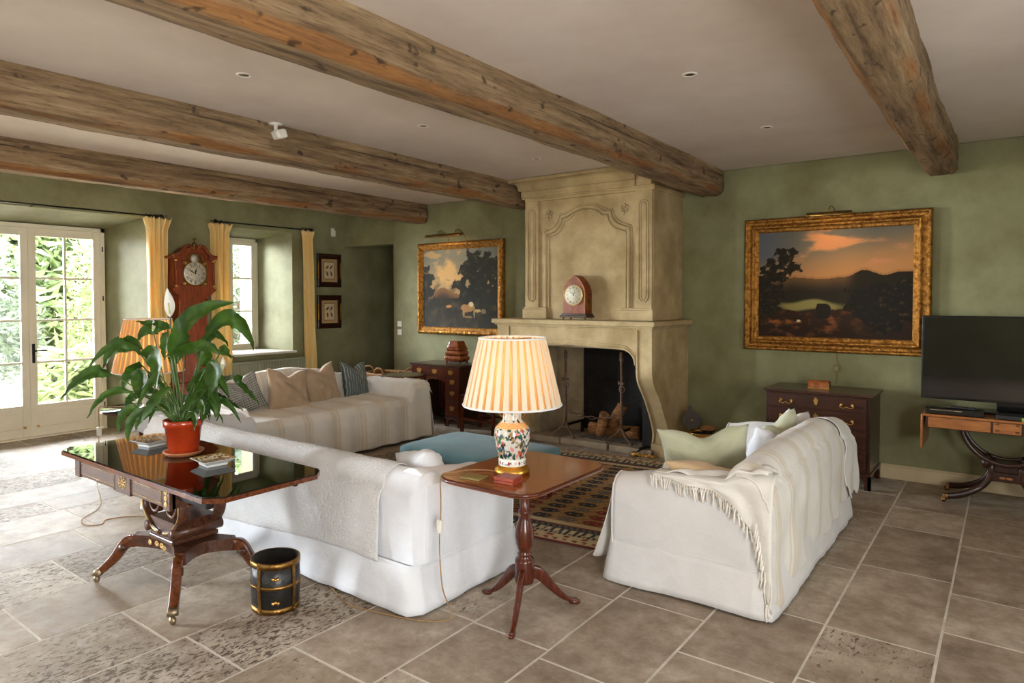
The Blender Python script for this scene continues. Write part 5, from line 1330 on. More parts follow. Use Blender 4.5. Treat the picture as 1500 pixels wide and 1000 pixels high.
# ------------------------------------------------------------------ tripod table and the big lamp
t = thing('tripod_table', 'mahogany tripod table with rounded rectangular top carrying the lit lamp', 'side table', (-1.97, 2.75, 0))
def rrect(w, d, r, n=8):
    out = []
    for sx, sy, a0 in ((1, -1, -pi/2), (1, 1, 0), (-1, 1, pi/2), (-1, -1, pi)):
        for k in range(n+1): a = a0+pi/2*k/n; out.append((sx*(w-r)+r*cos(a), sy*(d-r)+r*sin(a)))
    return out
m = MB()
for w, z0, z1 in ((0, .708, .728), (-.006, .702, .709)): m.prism(rrect(.285+w, .37+w, .11), 'z', z0, z1)
m.build('tabletop', table_m, t)
m = MB(); o_ = [(x, y, .718) for x, y in rrect(.285, .37, .11)]; m.tube(o_, .0105, 8, closed=True); m.build('edge_moulding', mahog_m, t)
m = MB(); m.box(-.2, -.11, .682, .2, -.075, .702, bev=.004); m.box(-.2, .075, .682, .2, .11, .702, bev=.004); m.box(-.08, -.08, .655, .08, .08, .683, bev=.006); m.build('bearer', mahog_m, t)
m = MB(); m.lathe([(.0, .15), (.046, .15), (.048, .16), (.05, .26), (.046, .275), (.03, .285), (.036, .295), (.036, .302), (.028, .31), (.034, .32), (.045, .35), (.05, .39), (.045, .43), (.032, .47), (.026, .50), (.032, .51), (.032, .518), (.024, .525), (.024, .60), (.03, .625), (.03, .635), (.024, .64), (.03, .665), (0, .665)], 24, cap=False); m.build('column', mahogz_m, t)
for a in (-60, 60, 180):
    a = radians(a-7); d = Vector((cos(a), sin(a), 0)); s = Vector((-sin(a), cos(a), 0))
    P = smooth_path([d*q[0]+Vector((0, 0, q[1])) for q in ((.03, .20), (.08, .185), (.14, .12), (.2, .06), (.25, .028), (.29, .016))], 5); n = len(P)
    m = MB(); m.sweep(P, s, .026, [.075-.052*min(1, i/(n*.7)) for i in range(n)], .4); m.sweep([d*.25+Vector((0, 0, .02)), d*.285+Vector((0, 0, .011)), d*.305+Vector((0, 0, .012))], s, [.028, .036, .02], [.022, .02, .014], .4); m.build('leg', mahogz_m, t)
def pleated(parent, r0, z0, r1, z1, n, mat, name='lamp_shade'):
    m = MB(); per = n*12
    def fn(u, v):
        k = (u*n) % 1; a = 2*pi*u; o = .0038*(1 if k < .62 else -1.1); r_ = r0+(r1-r0)*v+o*(1-.3*v)
        return (r_*cos(a), r_*sin(a), z0+(z1-z0)*v)
    m.grid(fn, per, 8, cu=True, col=lambda u, v: ((.95,)*3 if .66 < (u*n) % 1 < .96 else (.10,)*3), smooth=False); o = m.build(name, mat, parent, vcol=True)
    m = MB(); m.tube([(r0*cos(2*pi*k/64)*1.006, r0*sin(2*pi*k/64)*1.006, z0) for k in range(64)], .006, 6, closed=True); m.build('trim', cream_f, o)
    m = MB(); m.tube([(r1*cos(2*pi*k/64)*1.006, r1*sin(2*pi*k/64)*1.006, z1) for k in range(64)], .005, 6, closed=True)
    m.build('trim', cream_f, o)
    return o
TL = .7285
t = thing('table_lamp', 'large porcelain table lamp with lit pleated cream shade on the tripod table', 'table lamp', (-1.985, 2.665, TL))
m = MB(); m.lathe([(0, 0), (.083, 0), (.088, .008), (.088, .022), (.078, .03), (.074, .042), (0, .042)], 40, cap=False); m.build('gilt_base', gold_m, t)
vp = [(.062, .042), (.068, .046), (.069, .072), (.066, .077), (.07, .09), (.082, .13), (.089, .175), (.090, .205), (.084, .23), (.066, .25), (.054, .262), (.048, .275), (.047, .31), (.050, .335), (.056, .345), (.0, .35)]
vr = random.Random(9); blobs = []
for k in range(430):
    z = vr.uniform(.085, .232) if k < 360 else vr.uniform(.265, .34); blobs.append((vr.uniform(0, 2*pi), z, vr.uniform(.05, .13), vr.uniform(.004, .012), vr.choice([(34, 92, 62), (34, 92, 62), (176, 74, 48), (60, 84, 120), (214, 130, 132), (56, 38, 30), (56, 38, 30), (150, 120, 70), (24, 26, 30)]), vr.uniform(-1, 1)))
def vase_c(a, z):
    if z < .078: return (166, 40, 30) if abs(((a*4/pi) % 1)-.5)*.09+abs(z-.06) < .012 else ((70, 96, 120) if fbm(a*3, z*60, 2, 2, 3) > .15 and abs(z-.06) < .008 else (222, 222, 214))
    if .232 < z < .258: return (206, 128, 66) if int(z*330+sin(a*9)) % 2 else (226, 196, 142)
    c = (200, 197, 186)
    for (ba, bz, wa, hz, col, sk) in blobs:
        da = (a-ba+pi) % (2*pi)-pi; q = (da+sk*(z-bz)*6)/wa; w_ = (z-bz)/hz
        if q*q+w_*w_ < 1+.9*fbm(a*4, z*60, 1, 2, 5): c = col
    return c
m = MB()
pp = smooth_path([(r_, 0, z) for r_, z in vp[:-1]], 6)
m.grid(lambda u, v: (pp[round(v*(len(pp)-1))].x*cos(2*pi*u), pp[round(v*(len(pp)-1))].x*sin(2*pi*u), pp[round(v*(len(pp)-1))].z), 220, len(pp), cu=True, col=lambda u, v: lin(vase_c(2*pi*u, pp[round(v*(len(pp)-1))].z)))
m.build('vase_body', paint_m, t, vcol=True)
for s in (0, pi):
    a = s+radians(20); d = Vector((cos(a), sin(a), 0)); m = MB(); m.tube(smooth_path([d*.047+Vector((0, 0, .275)), d*.064+Vector((0, 0, .29)), d*.066+Vector((0, 0, .305)), d*.06+Vector((0, 0, .32)), d*.048+Vector((0, 0, .325))], 4), .006, 8); m.sball(d*.066+Vector((0, 0, .3)), .009, 8); m.build('lion_handle', brassd_m, t)
m = MB(); m.lathe([(0, .345), (.03, .347), (.012, .36), (.012, .42), (.02, .422), (.02, .45), (0, .45)], 16, cap=False); m.build('fitting', brass_m, t)
pleated(t, .243, .345, .165, .675, 34, shade_m)
m = MB(); m.sball((0, 0, .50), .03, 12, (1, 1, 1.3)); m.build('bulb', bulb_m, t)
l = light('lamp_glow', 'POINT', (0, 0, .52), 1.7, (1, .76, .5), size=.04); l.parent = t
m = MB(); m.tube([(0, -.165, .668), (0, .165, .668)], .0022, 5); m.tube([(-.165, 0, .668), (.165, 0, .668)], .0022, 5); m.tube([(0, 0, .45), (0, 0, .668)], .003, 5); m.build('carrier', brass_m, t)
m = MB(); zt_ = .7285
pts = smooth_path([(-2.06, 2.62, TL+.006), (-2.12, 2.60, TL+.006), (-2.17, 2.53, TL+.012), (-2.21, 2.47, TL+.006), (-2.245, 2.445, TL+.003), (-2.265, 2.44, TL-.03), (-2.262, 2.44, .6), (-2.255, 2.43, .5), (-2.262, 2.43, .42), (-2.26, 2.43, .3), (-2.24, 2.43, .15), (-2.2, 2.45, .03), (-2.22, 2.41, .008), (-2.35, 2.335, .006), (-2.6, 2.27, .006), (-2.75, 2.25, .006), (-2.9, 2.30, .006), (-3.0, 2.33, .006)], 5)
m.tube(pts, .0032, 6); o = m.build('lamp_cord', cord_m); tag(o, 'gold-brown flex hanging from the tripod table and trailing behind the camelback sofa', 'cord')
m = MB(); m.box(-2.274, 2.418, .43, -2.246, 2.442, .50, bev=.008); m.build('inline_switch', plast_m, o)
t = thing('coaster_box', 'flat olive-green square case on the tripod table beside the lamp flex', 'case', (-2.075, 2.475, TL), radians(8)); B(-.055, -.042, 0, .055, .042, .009, bev=.002).build('lid', olive_m, t); B(-.053, -.04, .0005, .053, .04, .004, bev=.001).build('tray', brassd_m, t)
t = thing('leather_box', 'small red leather box in front of the lamp base', 'box', (-1.895, 2.515, TL), radians(5)); B(-.052, -.045, 0, .052, .045, .012, bev=.002).build('tray', leath_m, t); B(-.054, -.047, .013, .054, .047, .030, bev=.003).build('lid', leath_m, t)

# ------------------------------------------------------------------ chest of drawers, box, wall lead
def bail(parent, c, w, mat=brass_m, face=(0, -1, 0), rose=.016):
    """swan-neck bail handle facing -y in local space"""
    x, y, z = c; m = MB()
    for s in (-1, 1): m.lathe([(0, -.006), (rose, -.004), (rose*.8, .004), (.006, .012), (0, .012)], 12, M=Matrix.Translation((x+s*w/2, y, z)) @ Matrix.Rotation(pi/2, 4, 'X'))
    m.tube(smooth_path([(x-w/2, y-.014, z), (x-w/2-.01, y-.022, z-.014), (x-w*.25, y-.024, z-.024), (x, y-.024, z-.012), (x+w*.25, y-.024, z-.024), (x+w/2+.01, y-.022, z-.014), (x+w/2, y-.014, z)], 4), .0038, 6)
    return m.build('handle', mat, parent)
def keyhole(parent, c, s=.028):
    x, y, z = c; m = MB()
    m.prism([(x+s*.62*(1+.16*sin(5*a))*cos(a), z+s*1.15*(1+.1*sin(4*a))*sin(a)) for a in [2*pi*k/24 for k in range(24)]], 'y', y-.004, y); m.build('escutcheon', brass_m, parent)
t = thing('chest_of_drawers', 'dark mahogany chest of drawers with brass handles under the wide landscape', 'chest of drawers', (-1.33, 6.44, 0))
w, d, H = .42, .265, .80
m = MB(); m.box(-w, -d+.012, .13, w, d, H-.03, bev=.003); m.build('carcass', dmahogz_m, t)
m = MB(); m.box(-w-.022, -d-.012, H-.028, w+.022, d+.005, H-.006, bev=.007, seg=3); m.build('top', dmahog_m, t)
m = MB(); m.box(-w-.012, -d-.006, .115, w+.012, d, .14, bev=.008); m.build('plinth_moulding', dmahog_m, t)
def bracket_foot(x, y, sx, sy, hh, par, mat, L=.13):
    m = MB()
    for (ax) in ('x', 'y'):
        pr = [(0, 0), (.045, 0), (.05, .03), (.04, .05), (.06, hh*.75), (L, hh), (0, hh)]
        if ax == 'x': m.prism([(x-sx*q[0], q[1]) for q in pr], 'y', y, y-sy*.022)
        else: m.prism([(y-sy*q[0], q[1]) for q in pr], 'x', x, x-sx*.022)
    return m.build('bracket_foot', mat, par)
for sx in (-1, 1):
    for sy in (-1, 1): bracket_foot(sx*(w+.008), sy*(d-.002)-(0 if sy > 0 else .0), sx, sy, .118, t, dmahog_m)
zs = [.145, .335, .495, .64, .765]
for i in range(4):
    dw = B(-w+.03, -d-.001, zs[i]+.006, w-.03, -d+.02, zs[i+1]-.006, bev=.004).build('drawer', dmahog_m, t)
    zc_ = (zs[i]+zs[i+1])/2
    bail(dw, (-.245, -d, zc_), .085); bail(dw, (.245, -d, zc_), .085); keyhole(dw, (0, -d, zc_+.01))
t = thing('casket', 'small ornate tortoiseshell and brass casket on the chest of drawers', 'casket', (-1.36, 6.44, H-.006), radians(4))
m = MB(); m.box(-.085, -.05, .008, .085, .05, .052, bev=.004); m.build('body', burr_m, t)
m = MB(); m.grid(lambda u, v: (-.088+.176*u, .052*cos(pi*v), .052+.020*sin(pi*v)), 6, 12); m.build('lid', burr_m, t, solid=.004)
for x in (-.083, -.03, .03, .083): B(x-.004, -.053, .006, x+.004, .053, .056, bev=.001).build('brass_band', brassd_m, t)
m = MB(); m.box(-.088, -.054, .0, .088, .054, .010, bev=.003); m.build('base', brass_m, t)
m = MB(); m.tube(smooth_path([(-1.275, YB-.006, 1.10), (-1.28, YB-.008, 1.03), (-1.262, YB-.008, .99), (-1.275, YB-.008, .95), (-1.28, YB-.008, .88), (-1.28, YB-.008, .81)], 4), .003, 5); o = m.build('picture_lead', cord_m)
tag(o, 'thin lead running down the wall below the wide landscape', 'cord'); B(-1.30, YB-.028, .925, -1.255, YB, .985, bev=.006).build('inline_switch', olive_m, o)

# ------------------------------------------------------------------ television and its table
t = thing('sofa_table', 'satinwood sofa table with drop leaf and curved X-frame legs under the television', 'table', (.0, 6.40, 0))
zt_ = .695
m = MB(); m.box(-.535, -.265, zt_-.018, .535, .265, zt_, bev=.004); m.build('tabletop', satin_m, t)
for s in (-1, 1):
    m = MB(); m.box(s*.542-.009, -.262, .42, s*.542+.009, .262, zt_-.002, bev=.008); m.build('drop_leaf', satin_m, t)
m = MB(); m.box(-.52, -.245, .585, .52, .245, zt_-.018, bev=.003); m.build('frieze', dmahog_m, t)
for a, b in ((-.50, -.10), (-.085, .085), (.10, .50)): B(a, -.252, .592, b, -.243, zt_-.024, bev=.002).build('drawer' if b-a > .3 else 'frieze_panel', satin_m, t)
m = MB()
for x in (-.06, .06):
    for z in (.61, .66): m.tube([(x-.012, -.253, z), (x+.012, -.253, z+.006)], .0025, 4); m.tube([(x+.012, -.253, z-.006), (x-.012, -.253, z)], .002, 4)
m.build('inlay', dmahogz_m, t)
for y in (-.12, .12):
    m = MB(); m.sweep([(.29*cos(a), y, .63+.30*sin(a)*1.0) for a in [pi+pi*k/20 for k in range(21)]], (0, 1, 0), .035, .03, .3); m.build('curved_support', dmahogz_m, t)
m = MB(); m.box(-.09, -.125, .20, .09, .125, .27, bev=.006); m.box(-.075, -.12, .27, .075, .12, .335, bev=.008); m.build('centre_block', dmahogz_m, t)
m = MB(); m.sball((-.022, -.127, .232), .02, 10, (1.1, .2, .5)); m.sball((.022, -.127, .232), .02, 10, (1.1, .2, .5)); m.build('shell_inlay', satin_m, t)
for sx in (-1, 1):
    for sy in (-1, 1):
        y = sy*.10; P = smooth_path([(sx*.11, y*.9, .335), (sx*.095, y, .30), (sx*.10, y, .23), (sx*.16, y*1.1, .14), (sx*.27, y*1.5, .075), (sx*.38, y*1.9, .05)], 5)
        m = MB(); m.sweep(P, (0, 1, 0), .045, .045, .3); lg = m.build('leg', dmahogz_m, t)
        m = MB(); m.tube([(sx*.125, y-.035*1, .335), (sx*.125, y+.035, .335)], .036, 14); m.build('scroll', dmahogz_m, lg)
        m = MB(); m.box(sx*.38-.02, y*1.9-.022, .035, sx*.38+.02, y*1.9+.022, .07, bev=.008); m.sball((sx*.395, y*1.9, .022), .021, 10, (1, .6, 1)); m.build('castor', brassd_m, lg)
t = thing('television', 'large flat black television with dark glossy screen on the sofa table', 'television', (.02, 6.47, zt_))
m = MB(); m.box(-.60, -.02, .085, .60, .025, .765, bev=.006); m.build('casing', black_m, t)
m = MB(); m.box(-.585, -.0225, .105, .585, -.018, .75, bev=.001); m.build('screen', screen_m, t)
m = MB(); m.box(-.30, -.10, .0, .30, .12, .02, bev=.008); m.box(-.09, -.01, .015, .09, .03, .1, bev=.01); m.build('stand', black_m, t)
t = thing('dvd_player', 'slim black disc player with silver trim under the left corner of the television', 'disc player', (-.33, 6.245, zt_))
B(-.19, -.09, .004, .19, .06, .05, bev=.004).build('casing', black_m, t); B(-.16, -.092, .033, .05, -.088, .038).build('silver_strip', cast_m, t)
m = MB()
for x in (-.15, .15):
    for y in (-.07, .04): m.lathe([(0, 0), (.012, 0), (.012, .006), (0, .006)], 10, c=(x, y, 0))
m.build('feet', blackd_m, t)
t = thing('remote_control', 'black remote control lying on the disc player', 'remote control', (-.28, 6.21, zt_+.05), radians(-8)); B(-.085, -.018, 0, .085, .018, .016, bev=.005).build('body', blackd_m, t)
m = MB(); m.lathe([(0, 0), (.008, 0), (.008, .002), (0, .002)], 12, c=(.05, 0, .016)); m.build('button', cast_m, t)
t = thing('set_top_box', 'flat black receiver box on the sofa table beside the green label', 'receiver', (.13, 6.22, zt_)); B(-.20, -.07, .004, .20, .08, .035, bev=.004).build('casing', blackd_m, t); B(-.05, -.072, .012, .05, -.069, .02).build('display', black_m, t)
tag(B(.085, 6.137, zt_, .145, 6.147, zt_+.028, bev=.002).build('tag_label', lime_m), 'small lime green label on the front edge of the sofa table', 'label')

# ------------------------------------------------------------------ kneehole desk and what stands on it
t = thing('kneehole_desk', 'small dark walnut kneehole desk with brass batwing handles under the square landscape', 'desk', (-5.83, 6.44, 0))
H = .765; w = .42; d = .26
m = MB(); m.box(-w-.015, -d-.012, H-.022, w+.015, d, H, bev=.006, seg=3); m.build('top', dmahog_m, t)
m = MB(); m.box(-w, -d+.012, .61, w, d, H-.022, bev=.002); m.box(-w, -d+.012, .11, -.17, d, .612, bev=.002); m.box(.17, -d+.012, .11, w, d, .612, bev=.002); m.box(-.17, .0, .11, .17, d, .612)
cs = m.build('carcass', dmahogz_m, t)
m = MB(); m.prism([(-.17, .615), (.17, .615), (.17, .55), (.13, .55), (.11, .575), (.06, .57), (.03, .585), (0, .57), (-.03, .585), (-.06, .57), (-.11, .575), (-.13, .55), (-.17, .55)], 'y', -.25, -.235); m.build('apron', mahog_m, t)
B(-.13, -.012, .14, .13, .0, .54, bev=.003).build('cupboard_door', mahogz_m, t)
for a, b in ((-w-.008, -.165), (.165, w+.008)): B(a, -d-.004, .095, b, d, .118, bev=.006).build('plinth', dmahog_m, t)
for sx, x in ((-1, -w-.005), (1, -.17), (-1, .17), (1, w+.005)):
    bracket_foot(x, -d, sx, -1, .097, t, mahog_m, .09)
    bracket_foot(x, d-.01, sx, 1, .097, t, mahog_m, .09)
def batwing(parent, c, s=.032):
    x, y, z = c; m = MB(); half = [(0, -.9), (.3, -.5), (.75, -.65), (.7, -.15), (1.05, .1), (.8, .55), (.45, .35), (.25, .7), (0, .5)]
    poly = [(x+a*s, z+b*s) for a, b in half]+[(x-a*s, z+b*s) for a, b in reversed(half[1:-1])]
    m.prism(poly, 'y', y-.003, y); m.tube(smooth_path([(x-s*.6, y-.008, z+.1*s), (x-s*.5, y-.014, z-.4*s), (x, y-.016, z-.55*s), (x+s*.5, y-.014, z-.4*s), (x+s*.6, y-.008, z+.1*s)], 4), .003, 5)
    m.build('handle', brass_m, parent)
dw = B(-w+.015, -d-.001, .622, w-.015, -d+.02, H-.03, bev=.003).build('drawer', mahog_m, t)
for x in (-.27, 0, .27): batwing(dw, (x, -d-.001, .68), .044)
for a, b in ((-w+.015, -.185), (.185, w-.015)):
    for z0, z1 in ((.50, .605), (.33, .49), (.13, .32)):
        dw = B(a, -d-.001, z0, b, -d+.02, z1, bev=.003).build('drawer', mahog_m, t); batwing(dw, ((a+b)/2, -d-.001, (z0+z1)/2+.012), .042)
t = thing('miniature_bureau', 'miniature burr-walnut bureau with waisted sides standing on the kneehole desk', 'miniature bureau', (-5.70, 6.46, H), 0)
def bombe(z0, z1, w, d, bulge, mat, name, top=None):
    m = MB(); n = 10
    def fn(u, v):
        a = 2*pi*u; sg = lambda q: (1 if q >= 0 else -1); b = bulge*sin(pi*v); tw = (w+b)*(1 if top is None else 1-(1-top)*v); td = (d+b*.8)*(1 if top is None else 1-(1-top)*v)
        return (tw*sg(cos(a))*abs(cos(a))**.18, td*sg(sin(a))*abs(sin(a))**.18, z0+(z1-z0)*v)
    k0 = len(m.v); m.grid(fn, 56, n, cu=True); m.f.append(tuple(i*n+n-1 for i in range(56))); m.sm.append(False); m.mi.append(0); m.f.append(tuple(i*n for i in range(56))); m.sm.append(False); m.mi.append(0)
    return m.build(name, mat, t)
for q, (a, b, w_, bl) in enumerate(((.035, .105, .128, .02), (.108, .165, .118, .014), (.168, .205, .108, .008))):
    dd = bombe(a, b, w_, .085, bl, burr_m, 'drawer_tier')
bombe(.207, .29, .106, .082, 0, burr_m, 'slant_top', .72)
m = MB()
for x in (-.11, .11):
    for y in (-.07, .07): m.sball((x, y, .014), .014, 8); 
m.box(-.12, -.085, .022, .12, .085, .036, bev=.004); m.build('stand', mahog_m, t)
# stool beside the desk behind the lamp
t = thing('dressing_stool', 'dark wooden stool with straight legs and stretchers standing right of the kneehole desk', 'stool', (-5.02, 6.22, 0))
B(-.26, -.19, .40, .26, .19, .45, bev=.008).build('seat_frame', mahog_m, t)
m = MB(); m.grid(lambda u, v: (-.24+.48*u, -.17+.34*v, .451+.035*(sin(pi*u)*sin(pi*v))**.4), 16, 12); m.build('drop_in_seat', dark_m, t)
for sx in (-1, 1):
    for sy in (-1, 1): B(sx*.24-.018, sy*.17-.018, 0, sx*.24+.018, sy*.17+.018, .40, bev=.003).build('leg', mahogz_m, t)
for y in (-.17, .17): B(-.225, y-.01, .14, .225, y+.01, .17, bev=.003).build('stretcher', mahog_m, t)
B(-.01, -.16, .14, .01, .16, .168, bev=.003).build('stretcher', mahog_m, t)

# ------------------------------------------------------------------ round table and log basket behind sofa 3
t = thing('round_table', 'round dark table with faded leather top between the four-cushion sofa and the desk', 'table', (-5.98, 5.78, 0))
m = MB(); m.lathe([(0, .632), (.25, .632), (.265, .64), (.27, .655), (.262, .662), (0, .662)], 48, cap=False); m.build('tabletop', mahog_m, t)
m = MB(); m.lathe([(0, .6625), (.225, .6635), (.228, .6625)], 48, cap=False); m.build('leather_top', pm('green_leather', (98, 96, 66), (122, 118, 84), 4, .45), t)
m = MB(); m.lathe([(0, .12), (.03, .12), (.035, .2), (.025, .25), (.035, .4), (.025, .5), (.03, .6), (.09, .63), (0, .632)], 20, cap=False); m.build('column', mahogz_m, t)
for a in (30, 150, 270):
    a = radians(a); dv = Vector((cos(a), sin(a), 0)); m = MB(); m.sweep(smooth_path([dv*q[0]+Vector((0, 0, q[1])) for q in ((.02, .17), (.08, .14), (.15, .06), (.23, .02), (.26, .015))], 4), (-sin(a), cos(a), 0), .03, [.05-.03*i/16 for i in range(17)]); m.build('leg', mahogz_m, t)
t = thing('log_basket', 'wicker basket with ring handles full of kindling near the passage', 'basket', (-6.72, 6.28, 0), radians(3))
def bsk(u, v):
    a = 2*pi*u; sg = lambda q: (1 if q >= 0 else -1); r_ = 1+.18*v
    return (.30*r_*sg(cos(a))*abs(cos(a))**.5+.006*sin(u*200), .20*r_*sg(sin(a))*abs(sin(a))**.5+.006*sin(u*200), .02+.56*v+.004*sin(v*90))
m = MB(); m.grid(bsk, 120, 30, cu=True); m.build('woven_body', wick_m, t, solid=.014)
m = MB(); m.tube([bsk(k/60, 1) for k in range(60)], .018, 8, closed=True); m.build('rim', wick_m, t)
for cx_, cy_, ry in ((-.34, -.1, .35), (.0, -.245, 0), (.34, 0, 1.3)):
    m = MB(); m.tube([(cx_+.085*cos(a)*cos(ry), cy_+.085*cos(a)*sin(ry), .60+.075*sin(a)) for a in [pi*k/14 for k in range(15)]], .011, 6); m.build('handle', wick_m, t)
B(-.28, -.18, .03, .28, .18, .05).build('base', wick_m, t)
r = random.Random(2)
for i in range(16):
    c = Vector((-6.72+r.uniform(-.24, .24), 6.28+r.uniform(-.14, .14), .46+r.uniform(0, .12))); dv = Vector((r.uniform(-1, 1), r.uniform(-.7, .7), r.uniform(-.15, .35))).normalized()*r.uniform(.09, .15); q = r.uniform(.018, .032)
    m = MB(); m.tube([c-dv, c-dv*.3+Vector((0, 0, .008)), c+dv], [q, q*1.1, q*.8], 6); o = m.build('kindling_stick', bark_m if i % 2 else log_m); tag(o, 'short kindling stick in the wicker log basket', 'kindling', 'kindling in the log basket')

# ------------------------------------------------------------------ longcase clock
t = thing('longcase_clock', 'mahogany longcase clock with arched brass dial between the two yellow curtains', 'longcase clock', (XL+.012, 4.235, 0), rot=(0, 0, radians(90)))
# local: x along the wall (+x = world +y), -y = into the room
m = MB(); m.box(-.27, -.26, 0, .27, 0, .12, bev=.008); m.box(-.25, -.24, .12, .25, 0, .56, bev=.006); m.box(-.265, -.255, .55, .265, 0, .58, bev=.01); m.build('base', clockw_m, t)
m = MB(); m.box(-.18, -.20, .58, .18, 0, 1.66, bev=.005); m.build('trunk', clockw_m, t)
m = MB(); m.box(-.11, -.213, .68, .11, -.2, 1.50, bev=.004); m.prism([(-.11+.22*k/10, 1.50+.045*sin(pi*k/10)) for k in range(11)]+[(.11, 1.49), (-.11, 1.49)], 'y', -.213, -.2); m.build('trunk_door', clockw_m, t)
for s in (-1, 1):
    m = MB(); m.lathe([(.018, .66), (.018, .7), (.014, .71), (.014, 1.54), (.018, 1.55), (.018, 1.6)], 12, c=(s*.165, -.198, 0)); m.build('quarter_column', clockw_m, t)
m = MB(); m.prism([(-.18, 1.62), (-.27, 1.70), (-.27, 1.72), (.27, 1.72), (.27, 1.70), (.18, 1.62)], 'y', -.25, 0); m.build('hood_moulding', clockw_m, t)
hp_ = [(-.25, 1.72), (.25, 1.72), (.25, 2.10)]+[(.16*cos(a)*1.0+(.09-.09*0)*0, 2.10+.13*sin(a)) for a in [pi*k/12 for k in range(13)]]+[(-.25, 2.10)]
m = MB(); m.prism(hp_, 'y', -.245, 0); m.build('hood', clockw_m, t)
# swan-neck pediment
m = MB(); m.box(-.28, -.275, 2.08, -.17, 0, 2.115, bev=.01); m.box(.17, -.275, 2.08, .28, 0, 2.115, bev=.01)
for s in (-1, 1):
    m.sweep(smooth_path([(s*.28, -.25, 2.115), (s*.21, -.25, 2.125), (s*.16, -.25, 2.17), (s*.12, -.25, 2.225), (s*.075, -.25, 2.245), (s*.045, -.25, 2.225)], 5), (0, 1, 0), .05, .03, .3)
    m.sball((s*.045, -.262, 2.215), .017, 10)
m.prism([(s_*.0+x, z) for s_, x, z in [(0, -.27, 2.10), (0, .27, 2.10), (0, .16, 2.16), (0, .10, 2.22), (0, .03, 2.19), (0, -.03, 2.19), (0, -.10, 2.22), (0, -.16, 2.16)]], 'y', -.235, -.05)
m.build('swan_neck_pediment', clockw_m, t)
m = MB(); m.lathe([(.012, 2.19), (.018, 2.215), (.008, 2.225), (.026, 2.25), (.026, 2.262), (.008, 2.285), (0, 2.29)], 14, c=(0, -.24, 0)); m.tube([(-.004, -.24, 2.285), (.0, -.24, 2.305)], .006, 6)
m.add([(0, -.24, 2.30), (.035, -.24, 2.335), (.012, -.235, 2.33)], [(0, 1, 2)]); m.add([(0, -.24, 2.30), (-.035, -.24, 2.335), (-.012, -.235, 2.33)], [(0, 1, 2)]); m.sball((.0, -.245, 2.32), .011, 8, (1, 1, 1.4)); m.build('eagle_finial', brassd_m, t)
for s in (-1, 1):
    m = MB(); m.lathe([(.018, 1.74), (.018, 1.76), (.0125, 1.77), (.011, 2.04), (.018, 2.05), (.018, 2.07)], 14, c=(s*.235, -.262, 0)); col_ = m.build('hood_column', clockw_m, t)
    for z in (1.75, 2.06): m = MB(); m.lathe([(.0185, z-.012), (.021, z), (.0185, z+.012)], 14, c=(s*.235, -.262, 0)); m.build('brass_capital', brass_m, col_)
m = MB(); dz_ = [(-.155, 1.755), (.155, 1.755), (.155, 2.055)]+[(.105*cos(a), 2.06+.105*sin(a)) for a in [pi*k/14 for k in range(15)]]+[(-.155, 2.055)]
m.prism(dz_, 'y', -.252, -.244); dp = m.build('dial_plate', brassd_m, t)
m = MB(); m.tube([(x, -.254, z) for x, z in dz_], .008, 6, closed=True); m.build('door_moulding', clockw_m, t)
m = MB(); m.lathe([(0, 0), (.138, 0), (.14, .003), (.138, .005), (0, .005)], 48, M=Matrix.Translation((0, -.2515, 1.905)) @ Matrix.Rotation(pi/2, 4, 'X'), cap=False); m.build('chapter_ring', silver_m, dp)
m = MB(); m.lathe([(0, 0), (.052, 0), (.054, .003), (0, .005)], 28, M=Matrix.Translation((0, -.2515, 2.085)) @ Matrix.Rotation(pi/2, 4, 'X'), cap=False); m.build('strike_dial', silver_m, dp)
m = MB(); c = Vector((0, -.2575, 1.905)); dial_marks(m, c, .128, X_, Z_, Vector((0, 0, 0)), .24, .05); m.build('numerals', black_m, dp)
m = MB(); m.tube([(.088*cos(a), -.2575, 1.905+.088*sin(a)) for a in [2*pi*k/40 for k in range(40)]], .001, 4, closed=True); m.build('minute_line', black_m, dp)
m = MB(); nn = Vector((0, -.002, 0)); hand(m, c, .115, radians(-62), X_, Z_, nn, .006); hand(m, c, .065, radians(12), X_, Z_, nn, .008); m.sball((0, -.26, 1.905), .008)
for x in (-.045, .045): m.sball((x, -.258, 1.895), .006)
m.build('hands', black_m, dp)
for (x, z) in ((-.13, 1.78), (.13, 1.78), (-.125, 2.03), (.125, 2.03)):
    m = MB(); foliate(m, (x, -.253, z), X_, Z_, .022); m.build('spandrel', brass_m, dp)

# ------------------------------------------------------------------ curtains, poles, radiator
def curtain(label, yc, wt, wb, z0, z1, x0, seed, gather=.16, lean=0):
    m = MB(); r_ = random.Random(seed); ph = r_.uniform(0, 6)
    def fn(u, v):
        z = z1+(z0-z1)*v; w = wt+(wb-wt)*ss(.05, 1, v)
        hd = 0
        if v < .055: w = wt*(1.0+.42*(1-v/.055)); hd = .03*(1-v/.055)
        s = u*2-1; k = 6.5
        a = .030*(1-.35*v)*(1+.2*sin(v*5+seed))
        y = yc+s*w/2+lean*v+.012*sin(s*8+v*3+ph); x = x0+a*sin(s*pi*k+ph+.6*sin(v*4+ph))+.012*sin(s*15+v*7)+hd*.6+.02*v
        zz = z+(.012*sin(s*pi*k*2+ph) if v < .01 else 0)
        return Vector((x, y, zz))
    m.grid(fn, 130, 90); t = tag(m.build('curtain', curt_m, None, solid=.004), label, 'curtain', 'yellow silk curtains on the window wall')
    m = MB()
    for i in range(6):
        y = yc-wt*.55+wt*1.1*i/5; m.tube([(x0-.0+.020*cos(a), y, z1+.022+.020*sin(a)) for a in [2*pi*k/12 for k in range(12)]], .0035, 5, closed=True)
    m.build('heading_rings', iron_m, t)
    return t
CX0 = XL+.10
